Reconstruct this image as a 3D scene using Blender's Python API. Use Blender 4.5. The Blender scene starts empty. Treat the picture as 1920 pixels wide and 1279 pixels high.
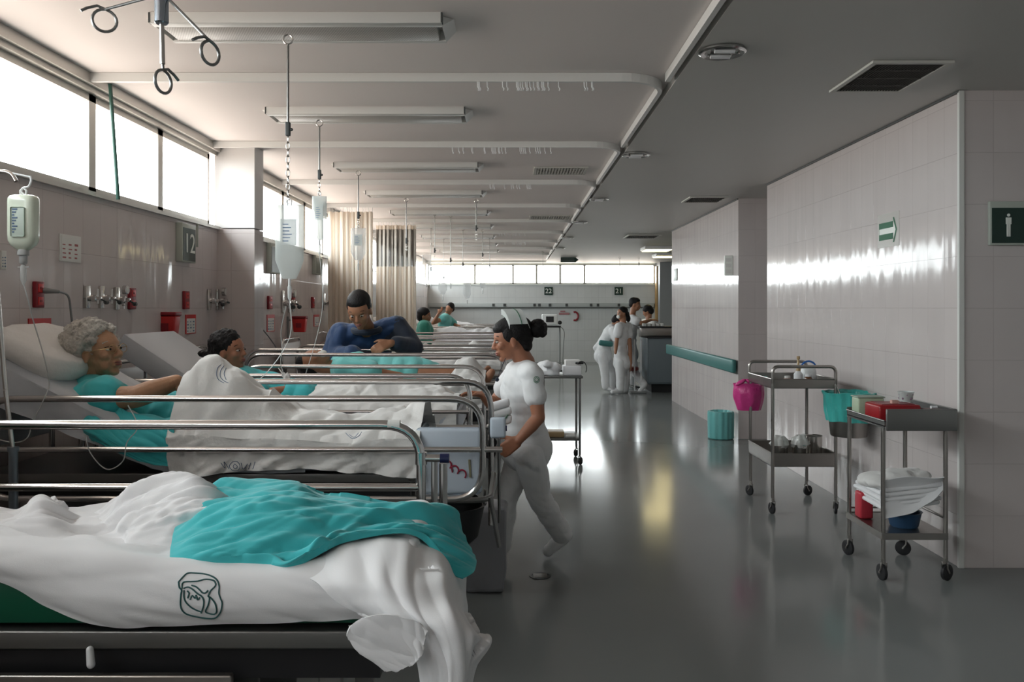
import bpy, bmesh, math, random
import numpy as np
from mathutils import Vector, Matrix, Quaternion, noise
from mathutils.bvhtree import BVHTree
random.seed(7)
PI = math.pi
SC = bpy.context.scene
COL = SC.collection
TS = bpy.data.scenes.new('workbench')      # scratch scene, removed at the end
CAMZ, F = 1.55, 1536.0

def P(u, v, Y):
    """photo pixel (1920x1279 frame) at distance Y -> place in the ward"""
    return Vector(((u - 962) / F * Y, Y, CAMZ + (578 - v) / F * Y))

def WL(u, v, X=-2.45):
    """pixel on the plane X=const"""
    return P(u, v, X * F / (u - 962))

# ------------------------------------------------------------------ materials
def mat(name, col, rough=0.5, metal=0.0, spec=0.5, noise_amt=0.0, noise_scale=8.0, bump=0.0, bump_scale=60.0,
        emit=None, trans=0.0, alpha=1.0, coat=0.0, sheen=0.0, ior=1.45, sss=0.0, rvar=0.0):
    m = bpy.data.materials.new(name); m.use_nodes = True
    nt = m.node_tree; b = nt.nodes['Principled BSDF']
    c = (col[0], col[1], col[2], 1)
    b.inputs['Base Color'].default_value = c
    b.inputs['Roughness'].default_value = rough
    b.inputs['Metallic'].default_value = metal
    b.inputs['Specular IOR Level'].default_value = spec
    b.inputs['IOR'].default_value = ior
    b.inputs['Transmission Weight'].default_value = trans
    b.inputs['Coat Weight'].default_value = coat
    b.inputs['Sheen Weight'].default_value = sheen
    b.inputs['Alpha'].default_value = alpha
    if sss:
        b.inputs['Subsurface Weight'].default_value = sss
        b.inputs['Subsurface Radius'].default_value = (0.012, 0.005, 0.003)
        b.inputs['Subsurface Scale'].default_value = 1.0
    if emit:
        b.inputs['Emission Color'].default_value = (emit[0], emit[1], emit[2], 1)
        b.inputs['Emission Strength'].default_value = emit[3]
    if noise_amt or bump or rvar:
        g = nt.nodes.new('ShaderNodeTexCoord')
    if noise_amt or rvar:
        n = nt.nodes.new('ShaderNodeTexNoise'); n.inputs['Scale'].default_value = noise_scale
        n.inputs['Detail'].default_value = 4
        nt.links.new(g.outputs['Object'], n.inputs['Vector'])
        if noise_amt:
            mx = nt.nodes.new('ShaderNodeMix'); mx.data_type = 'RGBA'
            mx.inputs['A'].default_value = tuple(min(1, x * (1 - noise_amt)) for x in col) + (1,)
            mx.inputs['B'].default_value = tuple(min(1, x * (1 + noise_amt)) for x in col) + (1,)
            nt.links.new(n.outputs['Fac'], mx.inputs['Factor'])
            nt.links.new(mx.outputs['Result'], b.inputs['Base Color'])
        if rvar:
            mr = nt.nodes.new('ShaderNodeMapRange')
            mr.inputs['To Min'].default_value = max(0, rough - rvar); mr.inputs['To Max'].default_value = rough + rvar
            nt.links.new(n.outputs['Fac'], mr.inputs['Value']); nt.links.new(mr.outputs['Result'], b.inputs['Roughness'])
    if bump:
        n2 = nt.nodes.new('ShaderNodeTexNoise'); n2.inputs['Scale'].default_value = bump_scale
        n2.inputs['Detail'].default_value = 3
        bp = nt.nodes.new('ShaderNodeBump'); bp.inputs['Strength'].default_value = bump; bp.inputs['Distance'].default_value = 0.01
        nt.links.new(g.outputs['Object'], n2.inputs['Vector'])
        nt.links.new(n2.outputs['Fac'], bp.inputs['Height'])
        nt.links.new(bp.outputs['Normal'], b.inputs['Normal'])
    return m

def tile_mat(name, axis, c1, c2, grout, rough=0.09):
    m = bpy.data.materials.new(name); m.use_nodes = True
    nt = m.node_tree; b = nt.nodes['Principled BSDF']
    g = nt.nodes.new('ShaderNodeNewGeometry'); s = nt.nodes.new('ShaderNodeSeparateXYZ'); c = nt.nodes.new('ShaderNodeCombineXYZ')
    nt.links.new(g.outputs['Position'], s.inputs[0])
    nt.links.new(s.outputs['Y' if axis == 'X' else 'X'], c.inputs[0]); nt.links.new(s.outputs['Z'], c.inputs[1])
    br = nt.nodes.new('ShaderNodeTexBrick'); br.offset = 0.0; br.squash = 1.0
    br.inputs['Scale'].default_value = 1; br.inputs['Mortar Size'].default_value = 0.0016
    br.inputs['Mortar Smooth'].default_value = 0.3
    br.inputs['Brick Width'].default_value = 0.2; br.inputs['Row Height'].default_value = 0.31
    br.inputs['Color1'].default_value = (*c1, 1); br.inputs['Color2'].default_value = (*c2, 1); br.inputs['Mortar'].default_value = (*grout, 1)
    mp = nt.nodes.new('ShaderNodeMapping'); mp.inputs['Location'].default_value = (0.133, 0.0, 0)
    nt.links.new(c.outputs[0], mp.inputs['Vector']); nt.links.new(mp.outputs[0], br.inputs['Vector'])
    n = nt.nodes.new('ShaderNodeTexNoise'); n.inputs['Scale'].default_value = 2.2; n.inputs['Detail'].default_value = 3
    nt.links.new(g.outputs['Position'], n.inputs['Vector'])
    mx = nt.nodes.new('ShaderNodeMix'); mx.data_type = 'RGBA'; mx.blend_type = 'MULTIPLY'
    mx.inputs['Factor'].default_value = 0.25
    nt.links.new(br.outputs['Color'], mx.inputs['A']); nt.links.new(n.outputs['Color'], mx.inputs['B'])
    mx2 = nt.nodes.new('ShaderNodeMix'); mx2.data_type = 'RGBA'
    cr = nt.nodes.new('ShaderNodeMapRange'); cr.inputs['To Min'].default_value = 0.88; cr.inputs['To Max'].default_value = 1.0
    nt.links.new(n.outputs['Fac'], cr.inputs['Value'])
    vm = nt.nodes.new('ShaderNodeVectorMath'); vm.operation = 'SCALE'
    nt.links.new(br.outputs['Color'], vm.inputs[0]); nt.links.new(cr.outputs['Result'], vm.inputs['Scale'])
    nt.links.new(vm.outputs[0], b.inputs['Base Color'])
    # each tile sits at a slightly different tilt: wobble in the reflections
    n2 = nt.nodes.new('ShaderNodeTexNoise'); n2.inputs['Scale'].default_value = 1.0; n2.inputs['Detail'].default_value = 1
    mp2 = nt.nodes.new('ShaderNodeMapping'); mp2.inputs['Scale'].default_value = (7, .8, 1)
    nt.links.new(c.outputs[0], mp2.inputs['Vector']); nt.links.new(mp2.outputs[0], n2.inputs['Vector'])
    bp = nt.nodes.new('ShaderNodeBump'); bp.inputs['Strength'].default_value = 0.55; bp.inputs['Distance'].default_value = 0.012
    mt = nt.nodes.new('ShaderNodeMath'); mt.operation = 'SUBTRACT'
    nt.links.new(n2.outputs['Fac'], mt.inputs[0]); nt.links.new(br.outputs['Fac'], mt.inputs[1])
    nt.links.new(mt.outputs[0], bp.inputs['Height']); nt.links.new(bp.outputs['Normal'], b.inputs['Normal'])
    b.inputs['Roughness'].default_value = rough
    b.inputs['Specular IOR Level'].default_value = 0.2
    return m

def glass_mat(name, tint=(0.95, 0.98, 0.98), refl=0.12, rough=0.03):
    """thin glass: lets light straight through, mirrors a little"""
    m = bpy.data.materials.new(name); m.use_nodes = True
    nt = m.node_tree; nt.nodes.remove(nt.nodes['Principled BSDF'])
    out = nt.nodes['Material Output']
    t = nt.nodes.new('ShaderNodeBsdfTransparent'); t.inputs['Color'].default_value = (*tint, 1)
    g = nt.nodes.new('ShaderNodeBsdfGlossy'); g.inputs['Roughness'].default_value = rough
    f = nt.nodes.new('ShaderNodeLayerWeight'); f.inputs['Blend'].default_value = 0.5
    pw = nt.nodes.new('ShaderNodeMath'); pw.operation = 'POWER'; pw.inputs[1].default_value = 5
    ml = nt.nodes.new('ShaderNodeMath'); ml.operation = 'MULTIPLY_ADD'; ml.inputs[1].default_value = 0.9; ml.inputs[2].default_value = 0.03
    nt.links.new(f.outputs['Facing'], pw.inputs[0]); nt.links.new(pw.outputs[0], ml.inputs[0])
    mx = nt.nodes.new('ShaderNodeMixShader')
    nt.links.new(ml.outputs[0], mx.inputs[0]); nt.links.new(t.outputs[0], mx.inputs[1]); nt.links.new(g.outputs[0], mx.inputs[2])
    nt.links.new(mx.outputs[0], out.inputs['Surface'])
    return m

def plastic_film(name, col, opacity=0.5, rough=0.25):
    m = bpy.data.materials.new(name); m.use_nodes = True
    nt = m.node_tree; b = nt.nodes['Principled BSDF']; out = nt.nodes['Material Output']
    b.inputs['Base Color'].default_value = (*col, 1); b.inputs['Roughness'].default_value = rough
    t = nt.nodes.new('ShaderNodeBsdfTransparent'); mx = nt.nodes.new('ShaderNodeMixShader'); mx.inputs[0].default_value = opacity
    nt.links.new(t.outputs[0], mx.inputs[1]); nt.links.new(b.outputs[0], mx.inputs[2]); nt.links.new(mx.outputs[0], out.inputs['Surface'])
    return m

M = {}
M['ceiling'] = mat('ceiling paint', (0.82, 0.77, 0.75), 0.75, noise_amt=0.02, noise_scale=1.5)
M['ceiling_shaded'] = mat('shaded corridor ceiling paint', (0.55, 0.54, 0.515), 0.5, noise_amt=0.02, noise_scale=1.5)  # same paint as the ward; the corridor's weaker light is put into this darker colour
M['tileX'] = tile_mat('glazed wall tile side', 'X', (0.60, 0.545, 0.53), (0.585, 0.53, 0.515), (0.50, 0.445, 0.43))
M['tileY'] = tile_mat('glazed wall tile face', 'Y', (0.60, 0.545, 0.53), (0.585, 0.53, 0.515), (0.50, 0.445, 0.43))
M['tileB'] = tile_mat('glazed wall tile back', 'Y', (0.58, 0.60, 0.60), (0.565, 0.585, 0.585), (0.46, 0.47, 0.47), 0.3)
M['plaster'] = mat('column plaster', (0.66, 0.65, 0.64), 0.6)
M['alu'] = mat('window aluminium', (0.60, 0.58, 0.54), 0.35, 0.6)
M['steel'] = mat('stainless steel', (0.60, 0.58, 0.55), 0.24, 1.0, rvar=0.08, noise_scale=20)
M['chrome'] = mat('chrome', (0.62, 0.61, 0.60), 0.17, 1.0)
M['darksteel'] = mat('dark brushed steel', (0.24, 0.24, 0.235), 0.38, 0.9)
M['cartsteel'] = mat('tarnished cart steel', (0.36, 0.34, 0.32), 0.32, 1.0, rvar=0.1, noise_scale=15)
M['bluesteel'] = mat('blue grey painted steel', (0.20, 0.24, 0.28), 0.3, 0.5)
M['black'] = mat('black rubber', (0.018, 0.018, 0.02), 0.5)
M['blackmetal'] = mat('black frame steel', (0.02, 0.02, 0.022), 0.45, 0.3)
M['panelgrey'] = mat('grey bed skirt steel', (0.12, 0.12, 0.118), 0.45, 0.4)
M['linen'] = mat('white linen', (0.76, 0.76, 0.77), 0.85, sheen=0.2, bump=0.06, bump_scale=400)
M['linen2'] = mat('off white linen', (0.71, 0.70, 0.68), 0.88, sheen=0.2, bump=0.3, bump_scale=45)
M['teal'] = mat('turquoise gown cotton', (0.045, 0.47, 0.50), 0.8, sheen=0.25, noise_amt=0.08, noise_scale=5, bump=0.06, bump_scale=400)
M['teal2'] = mat('teal gown cotton', (0.03, 0.33, 0.34), 0.8, sheen=0.2, bump=0.3, bump_scale=40)
M['aqua'] = mat('pale aqua gown cotton', (0.16, 0.52, 0.50), 0.8, sheen=0.2, bump=0.3, bump_scale=40)
M['greengown'] = mat('green gown cotton', (0.04, 0.28, 0.21), 0.8, sheen=0.2, bump=0.3, bump_scale=40)
M['greenvinyl'] = mat('green vinyl mattress', (0.004, 0.085, 0.045), 0.42)
M['mattress'] = mat('pale blue vinyl mattress', (0.50, 0.53, 0.57), 0.45)
M['whiteplastic'] = mat('white plastic', (0.74, 0.75, 0.76), 0.35)
M['bluewhite'] = mat('pale blue plastic panel', (0.55, 0.62, 0.70), 0.35)
M['ink'] = mat('dark green laundry ink', (0.03, 0.10, 0.10), 0.8)
M['blueink'] = mat('blue grey laundry ink', (0.12, 0.18, 0.28), 0.8)
M['red'] = mat('red plastic', (0.50, 0.02, 0.02), 0.35)
M['darkred'] = mat('dark red plastic', (0.22, 0.012, 0.02), 0.4)
M['paper'] = mat('paper', (0.66, 0.66, 0.63), 0.8)
M['grey'] = mat('grey plastic', (0.22, 0.23, 0.23), 0.45)
M['darkgrey'] = mat('dark grey rubber', (0.06, 0.065, 0.065), 0.5)
M['signgreen'] = mat('dark green sign', (0.008, 0.03, 0.022), 0.35)
M['signframe'] = mat('pale green sign frame', (0.40, 0.43, 0.38), 0.4)
M['signwhite'] = mat('white sign paint', (0.75, 0.77, 0.72), 0.5)
M['arrowgreen'] = mat('green arrow ink', (0.02, 0.12, 0.06), 0.6)
M['bumper'] = mat('teal vinyl handrail', (0.05, 0.18, 0.17), 0.42)
m = M['curtain'] = mat('cream curtain cloth', (0.84, 0.79, 0.72), 0.85, sheen=0.2)
_t = m.node_tree.nodes.new('ShaderNodeBsdfTranslucent'); _t.inputs['Color'].default_value = (.88, .82, .75, 1); _x = m.node_tree.nodes.new('ShaderNodeMixShader'); _x.inputs[0].default_value = .55
m.node_tree.links.new(m.node_tree.nodes['Principled BSDF'].outputs[0], _x.inputs[1]); m.node_tree.links.new(_t.outputs[0], _x.inputs[2]); m.node_tree.links.new(_x.outputs[0], m.node_tree.nodes['Material Output'].inputs['Surface'])
M['mesh'] = plastic_film('curtain net band', (0.40, 0.37, 0.33), 0.8, 0.8)
M['bagteal'] = mat('turquoise bin liner', (0.06, 0.42, 0.38), 0.3, bump=0.5, bump_scale=30)
M['binliner'] = mat('pale turquoise bin liner', (0.16, 0.47, 0.46), 0.3, bump=0.6, bump_scale=20)
M['pink'] = mat('magenta plastic bag', (0.60, 0.05, 0.24), 0.3, bump=0.8, bump_scale=25)
M['skin_old'] = mat('tanned elderly skin', (0.44, 0.24, 0.14), 0.5, sss=0.08, noise_amt=0.10, noise_scale=14, bump=0.35, bump_scale=55)
M['skin'] = mat('brown skin', (0.34, 0.16, 0.09), 0.48, sss=0.08, noise_amt=0.06, noise_scale=18)
M['skin_n'] = mat('warm brown skin', (0.36, 0.155, 0.09), 0.48, sss=0.08, noise_amt=0.06, noise_scale=18)
M['lips'] = mat('lips', (0.24, 0.07, 0.06), 0.45)
M['hair'] = mat('black hair', (0.008, 0.0065, 0.007), 0.55, spec=.3, bump=0.6, bump_scale=120)
M['hair_grey'] = mat('curly grey hair', (0.50, 0.48, 0.44), 0.75, noise_amt=0.45, noise_scale=26, bump=1.0, bump_scale=90)
M['eyewhite'] = mat('eye white', (0.42, 0.38, 0.34), 0.25)
M['iris'] = mat('dark iris', (0.02, 0.012, 0.008), 0.15)
M['uniform'] = mat('white nurse uniform', (0.74, 0.745, 0.75), 0.8, sheen=0.15, bump=0.3, bump_scale=25)
M['cap'] = mat('white nurse cap', (0.80, 0.82, 0.80), 0.6)
M['blue'] = mat('blue jacket', (0.008, 0.042, 0.13), 0.7, sheen=0.3, bump=0.3, bump_scale=30)
M['navy'] = mat('navy jacket sleeve', (0.008, 0.016, 0.035), 0.75, sheen=0.2)
M['yellowbag'] = mat('pale green fluid', (0.72, 0.80, 0.68), 0.15, trans=0.35, ior=1.33, alpha=0.9)
M['clearbag'] = plastic_film('clear iv plastic', (0.72, 0.75, 0.76), 0.34, 0.15)
M['fogbag'] = plastic_film('cloudy iv plastic', (0.62, 0.66, 0.64), 0.6, 0.3)
M['tube'] = plastic_film('clear drip tubing', (0.72, 0.74, 0.74), 0.6, 0.2)
M['bottle'] = mat('translucent bottle', (0.70, 0.72, 0.72), 0.25)
M['tan'] = mat('tan plastic', (0.42, 0.30, 0.16), 0.4)
M['bluecap'] = mat('blue plastic', (0.03, 0.13, 0.40), 0.35)
M['palegreen'] = mat('pale green plastic', (0.42, 0.50, 0.36), 0.4)
M['vent'] = mat('vent frame paint', (0.55, 0.54, 0.5), 0.5)
M['ventdark'] = mat('vent slat dark metal', (0.10, 0.095, 0.085), 0.5, 0.3)
M['fixture'] = mat('lamp housing white paint', (0.72, 0.72, 0.70), 0.4)
M['glass'] = glass_mat('window glass')
M['lampon'] = mat('lit lamp diffuser', (0.9, 0.85, 0.7), 0.4, emit=(1.0, 0.84, 0.42, 6.0))
M['brass'] = mat('wood trim', (0.32, 0.2, 0.08), 0.5)

# prismatic lamp lens: fine line grid
m = M['lens'] = mat('prismatic lamp lens', (0.62, 0.60, 0.57), 0.35)
nt = m.node_tree; g = nt.nodes.new('ShaderNodeNewGeometry'); ck = nt.nodes.new('ShaderNodeTexBrick')
ck.offset = 0.5; ck.inputs['Scale'].default_value = 1; ck.inputs['Brick Width'].default_value = 0.012; ck.inputs['Row Height'].default_value = 0.012
ck.inputs['Mortar Size'].default_value = 0.002
ck.inputs['Color1'].default_value = (0.66, 0.64, 0.61, 1); ck.inputs['Color2'].default_value = (0.60, 0.58, 0.56, 1); ck.inputs['Mortar'].default_value = (0.34, 0.32, 0.30, 1)
nt.links.new(g.outputs['Position'], ck.inputs['Vector']); nt.links.new(ck.outputs['Color'], nt.nodes['Principled BSDF'].inputs['Base Color'])

# floor: polished vinyl
m = M['floor'] = mat('polished grey green vinyl floor', (0.20, 0.212, 0.207), 0.14, spec=0.34, noise_amt=0.10, noise_scale=0.8, bump=0.05, bump_scale=2.5, rvar=0.05)

# ------------------------------------------------------------------ object helpers
def tag(o, label=None, cat=None, group=None, kind=None):
    if label: o['label'] = label
    if cat: o['category'] = cat
    if group: o['group'] = group
    if kind: o['kind'] = kind
    return o

def link(o, parent=None):
    COL.objects.link(o)
    if parent is not None: o.parent = parent
    return o

def thing(name, label, cat, loc=(0, 0, 0), rz=0, group=None):
    o = bpy.data.objects.new(name, None); COL.objects.link(o)
    o.location = loc; o.rotation_euler = (0, 0, rz); o.empty_display_size = 0.1
    return tag(o, label, cat, group)

def afold(u, v, ang, f, ratio, seed=0.0):
    """long cloth folds: rounded crests between sharp valleys, running along ang (degrees)"""
    a = math.radians(ang); c, s_ = math.cos(a), math.sin(a)
    return 3.0 * abs(noise.noise(Vector(((u * -s_ + v * c) * f, (u * c + v * s_) * f / ratio, seed)))) - .75

def sfold(u, v, ang, f, ratio, seed=0.0):
    """soft rolling folds along ang (degrees)"""
    a = math.radians(ang); c, s_ = math.cos(a), math.sin(a)
    return 1.7 * noise.noise(Vector(((u * -s_ + v * c) * f, (u * c + v * s_) * f / ratio, seed)))

def obj(name, bm, m, parent=None, smooth=True, world=False, angle=35):
    """link a bmesh as one mesh; world=True: its coordinates are world ones though it has a parent"""
    bmesh.ops.recalc_face_normals(bm, faces=bm.faces)
    me = bpy.data.meshes.new(name); bm.to_mesh(me); bm.free()
    ms = m if isinstance(m, (list, tuple)) else [m]
    for x in ms: me.materials.append(x)
    if smooth:
        me.polygons.foreach_set('use_smooth', [True] * len(me.polygons))
        me.set_sharp_from_angle(angle=math.radians(angle))
    o = bpy.data.objects.new(name, me); link(o, parent)
    if parent is not None and world: put_world(o, parent)
    return o

def wmat(p):
    mt = Matrix.LocRotScale(p.location, p.rotation_euler, p.scale) if p.rotation_mode != 'QUATERNION' else Matrix.LocRotScale(p.location, p.rotation_quaternion, p.scale)
    if p.parent is not None: return wmat(p.parent) @ p.matrix_parent_inverse @ mt
    return mt

def put_world(o, parent):
    o.matrix_parent_inverse = wmat(parent).inverted()

def B(): return bmesh.new()

def box(bm, x0, x1, y0, y1, z0, z1, bev=0.0, mi=0, rot=None, piv=None):
    r = bmesh.ops.create_cube(bm, size=1)
    vs = r['verts']
    c = Vector(((x0 + x1) / 2, (y0 + y1) / 2, (z0 + z1) / 2))
    for v in vs: v.co = Vector((v.co.x * (x1 - x0), v.co.y * (y1 - y0), v.co.z * (z1 - z0))) + c
    fs = {f for v in vs for f in v.link_faces}
    if bev:
        es = list({e for v in vs for e in v.link_edges})
        rr = bmesh.ops.bevel(bm, geom=es, offset=bev, segments=3, profile=0.5, affect='EDGES')
        fs = set(rr['faces']) | {f for f in fs if f.is_valid}
        vs = list({v for f in fs for v in f.verts})
    for f in fs: f.material_index = mi
    if rot is not None:
        pv = Vector(piv) if piv is not None else c
        for v in vs: v.co = pv + rot @ (v.co - pv)
    return vs

def catmull(pts, n, closed=False):
    pts = [Vector(p) for p in pts]
    if len(pts) == 2: return [pts[0].lerp(pts[1], i / n) for i in range(n + 1)]
    out = []
    N = len(pts); segs = N if closed else N - 1
    for s in range(segs):
        if closed: p0, p1, p2, p3 = (pts[(s + k - 1) % N] for k in range(4))
        else: p0, p1, p2, p3 = pts[max(s - 1, 0)], pts[s], pts[s + 1], pts[min(s + 2, N - 1)]
        for i in range(n):
            t = i / n
            out.append(0.5 * ((2 * p1) + (p2 - p0) * t + (2 * p0 - 5 * p1 + 4 * p2 - p3) * t * t + (3 * p1 - p0 - 3 * p2 + p3) * t ** 3))
    if not closed: out.append(pts[-1])
    return out

def tube(bm, pts, r, seg=12, mi=0, caps=True, closed=False, r2=None):
    pts = [Vector(p) for p in pts]
    N = len(pts); rings = []
    prev = None
    for i, p in enumerate(pts):
        a = pts[(i - 1) % N] if (closed or i > 0) else p
        b = pts[(i + 1) % N] if (closed or i < N - 1) else p
        d = (b - a)
        d = d.normalized() if d.length > 1e-9 else Vector((0, 0, 1))
        if prev is None:
            up = Vector((0, 0, 1)) if abs(d.z) < 0.9 else Vector((1, 0, 0))
            n = d.cross(up).normalized()
        else:
            n = (prev - d * prev.dot(d))
            n = n.normalized() if n.length > 1e-6 else d.orthogonal().normalized()
        prev = n; bn = d.cross(n)
        rr = r if r2 is None else r + (r2 - r) * i / (N - 1)
        rings.append([bm.verts.new(p + (n * math.cos(t) + bn * math.sin(t)) * rr) for t in [2 * PI * k / seg for k in range(seg)]])
    R = range(N if closed else N - 1)
    for i in R:
        A, C = rings[i], rings[(i + 1) % N]
        for k in range(seg):
            f = bm.faces.new((A[k], A[(k + 1) % seg], C[(k + 1) % seg], C[k])); f.material_index = mi
    if caps and not closed:
        for rg in (rings[0], rings[-1]):
            try: bm.faces.new(rg).material_index = mi
            except ValueError: pass
    return rings

def rounded(pts, rad, n=6):
    """polyline with its corners rounded"""
    pts = [Vector(p) for p in pts]; out = [pts[0]]
    for i in range(1, len(pts) - 1):
        a, b, c = pts[i - 1], pts[i], pts[i + 1]
        r = min(rad, (a - b).length * 0.49, (c - b).length * 0.49)
        p, q = b + (a - b).normalized() * r, b + (c - b).normalized() * r
        for k in range(n + 1):
            t = k / n; out.append((1 - t) ** 2 * p + 2 * t * (1 - t) * b + t * t * q)
    out.append(pts[-1]); return out

def lathe(bm, prof, c=(0, 0, 0), seg=24, axis='Z', mi=0):
    """prof: (radius, height) list"""
    c = Vector(c); rings = []
    for r, h in prof:
        rg = []
        for k in range(seg):
            t = 2 * PI * k / seg; a, b = math.cos(t) * r, math.sin(t) * r
            v = {'Z': Vector((a, b, h)), 'X': Vector((h, a, b)), 'Y': Vector((a, h, b))}[axis]
            rg.append(bm.verts.new(c + v))
        rings.append(rg)
    for i in range(len(rings) - 1):
        for k in range(seg):
            bm.faces.new((rings[i][k], rings[i][(k + 1) % seg], rings[i + 1][(k + 1) % seg], rings[i + 1][k])).material_index = mi
    for rg, (r, h) in ((rings[0], prof[0]), (rings[-1], prof[-1])):
        if r > 1e-5: bm.faces.new(rg).material_index = mi
    bmesh.ops.remove_doubles(bm, verts=[v for rg in rings for v in rg], dist=1e-6)

def ell(bm, c, r, rot=None, u=20, v=14, mi=0):
    r = (r, r, r) if isinstance(r, (int, float)) else r
    c = Vector(c); M3 = rot if rot is not None else Matrix.Identity(3)
    def pt(x, y, z): return bm.verts.new(c + M3 @ Vector((x * r[0], y * r[1], z * r[2])))
    topv, botv = pt(0, 0, 1), pt(0, 0, -1); rings = []
    for i in range(1, v):
        a = PI * i / v; sa, ca = math.sin(a), math.cos(a)
        rings.append([pt(sa * math.cos(2 * PI * k / u), sa * math.sin(2 * PI * k / u), ca) for k in range(u)])
    new = bm.faces.new
    for k in range(u):
        new((topv, rings[0][k], rings[0][(k + 1) % u])).material_index = mi
        new((botv, rings[-1][(k + 1) % u], rings[-1][k])).material_index = mi
    for A, C in zip(rings[:-1], rings[1:]):
        for k in range(u): new((A[k], C[k], C[(k + 1) % u], A[(k + 1) % u])).material_index = mi

def cap(bm, p0, r0, p1, r1, seg=14, n=5):
    """tapered capsule (closed)"""
    p0, p1 = Vector(p0), Vector(p1); d = (p1 - p0)
    L = d.length
    if L < 1e-6: return ell(bm, p0, max(r0, r1))
    d /= L; q = d.to_track_quat('Z', 'Y')
    prof = []
    for k in range(n + 1):
        a = -PI / 2 + (PI / 2) * k / n; prof.append((r0 * math.cos(a), r0 * math.sin(a)))
    for k in range(n + 1):
        a = (PI / 2) * k / n; prof.append((r1 * math.cos(a), L + r1 * math.sin(a)))
    rings = []
    for r, h in prof:
        rings.append([bm.verts.new(p0 + q @ Vector((max(r, 1e-4) * math.cos(2 * PI * k / seg), max(r, 1e-4) * math.sin(2 * PI * k / seg), h))) for k in range(seg)])
    for i in range(len(rings) - 1):
        for k in range(seg):
            bm.faces.new((rings[i][k], rings[i][(k + 1) % seg], rings[i + 1][(k + 1) % seg], rings[i + 1][k]))
    bm.faces.new(rings[0]); bm.faces.new(rings[-1])

def remesh(bm, name, m, parent=None, voxel=0.01, smooth=4, disp=None, world=True, fac=0.5):
    """weld overlapping closed shapes into one continuous skin"""
    bmesh.ops.recalc_face_normals(bm, faces=bm.faces)
    me = bpy.data.meshes.new(name + '_raw'); bm.to_mesh(me); bm.free()
    t = bpy.data.objects.new('tmp', me); TS.collection.objects.link(t)
    r = t.modifiers.new('r', 'REMESH'); r.mode = 'VOXEL'; r.voxel_size = voxel; r.use_smooth_shade = True
    s = t.modifiers.new('s', 'SMOOTH'); s.factor = fac; s.iterations = smooth
    with bpy.context.temp_override(scene=TS, view_layer=TS.view_layers[0]): dg = bpy.context.evaluated_depsgraph_get()
    dg.update()
    new = bpy.data.meshes.new_from_object(t.evaluated_get(dg))
    bpy.data.objects.remove(t); bpy.data.meshes.remove(me)
    new.name = name
    if disp:
        for v in new.vertices: pass
        nrm = [v.normal.copy() for v in new.vertices]
        for v, nn in zip(new.vertices, nrm): v.co = v.co + nn * disp(v.co)
    new.materials.clear()
    for x in (m if isinstance(m, (list, tuple)) else [m]): new.materials.append(x)
    new.polygons.foreach_set('use_smooth', [True] * len(new.polygons))
    o = bpy.data.objects.new(name, new); link(o, parent)
    if parent is not None and world: put_world(o, parent)
    return o

def grid_surface(name, G, m, parent=None, thick=0.0, world=True):
    """G: rows x cols of Vectors -> smooth sheet with optional thickness"""
    bm = B(); V = [[bm.verts.new(p) for p in row] for row in G]
    nr, nc = len(V), len(V[0])
    for i in range(nr - 1):
        for j in range(nc - 1):
            bm.faces.new((V[i][j], V[i][j + 1], V[i + 1][j + 1], V[i + 1][j]))
    if thick:
        W = []; last = Vector((0, 0, 1))
        for i in range(nr):
            row = []
            for j in range(nc):
                n = (G[i][min(j + 1, nc - 1)] - G[i][max(j - 1, 0)]).cross(G[min(i + 1, nr - 1)][j] - G[max(i - 1, 0)][j])
                last = n.normalized() if n.length > 1e-10 else last
                row.append(bm.verts.new(G[i][j] - last * thick))
            W.append(row)
        for i in range(nr - 1):
            for j in range(nc - 1): bm.faces.new((W[i][j], W[i + 1][j], W[i + 1][j + 1], W[i][j + 1]))
        for i in range(nr - 1):
            bm.faces.new((V[i][0], V[i + 1][0], W[i + 1][0], W[i][0])); bm.faces.new((V[i][-1], W[i][-1], W[i + 1][-1], V[i + 1][-1]))
        for j in range(nc - 1):
            bm.faces.new((V[0][j], W[0][j], W[0][j + 1], V[0][j + 1])); bm.faces.new((V[-1][j], V[-1][j + 1], W[-1][j + 1], W[-1][j]))
    return obj(name, bm, m, parent, world=world, angle=80)

def text_mesh(bm, s, size, place, depth=0.002, mi=0):
    """letters of s, laid in the local XY plane, moved by the matrix place"""
    cu = bpy.data.curves.new('t', 'FONT'); cu.body = s; cu.size = size; cu.extrude = depth / 2
    cu.align_x = 'CENTER'; cu.align_y = 'CENTER'
    o = bpy.data.objects.new('t', cu); TS.collection.objects.link(o)
    with bpy.context.temp_override(scene=TS, view_layer=TS.view_layers[0]): dg = bpy.context.evaluated_depsgraph_get()
    dg.update()
    me = bpy.data.meshes.new_from_object(o.evaluated_get(dg))
    b2 = B(); b2.from_mesh(me); b2.transform(place)
    for f in b2.faces: f.material_index = mi
    me2 = bpy.data.meshes.new('x'); b2.to_mesh(me2); b2.free()
    n0 = len(bm.faces)
    bm.from_mesh(me2); bm.faces.ensure_lookup_table()
    for f in bm.faces[n0:]: f.material_index = mi
    bpy.data.objects.remove(o); bpy.data.curves.remove(cu); bpy.data.meshes.remove(me); bpy.data.meshes.remove(me2)

def dup(root, loc, rz, label=None, group=None):
    r = root.copy(); COL.objects.link(r); r.location = loc; r.rotation_euler = (0, 0, rz)
    if label: r['label'] = label
    if group: r['group'] = group
    for ch in list(root.children):
        c = ch.copy(); COL.objects.link(c); c.parent = r
        for g in ch.children:
            d = g.copy(); COL.objects.link(d); d.parent = c
    return r

def struct(name, bm, m, parent=None, smooth=False):
    o = obj(name, bm, m, parent, smooth=smooth)
    if parent is None: o['kind'] = 'structure'
    return o
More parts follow.
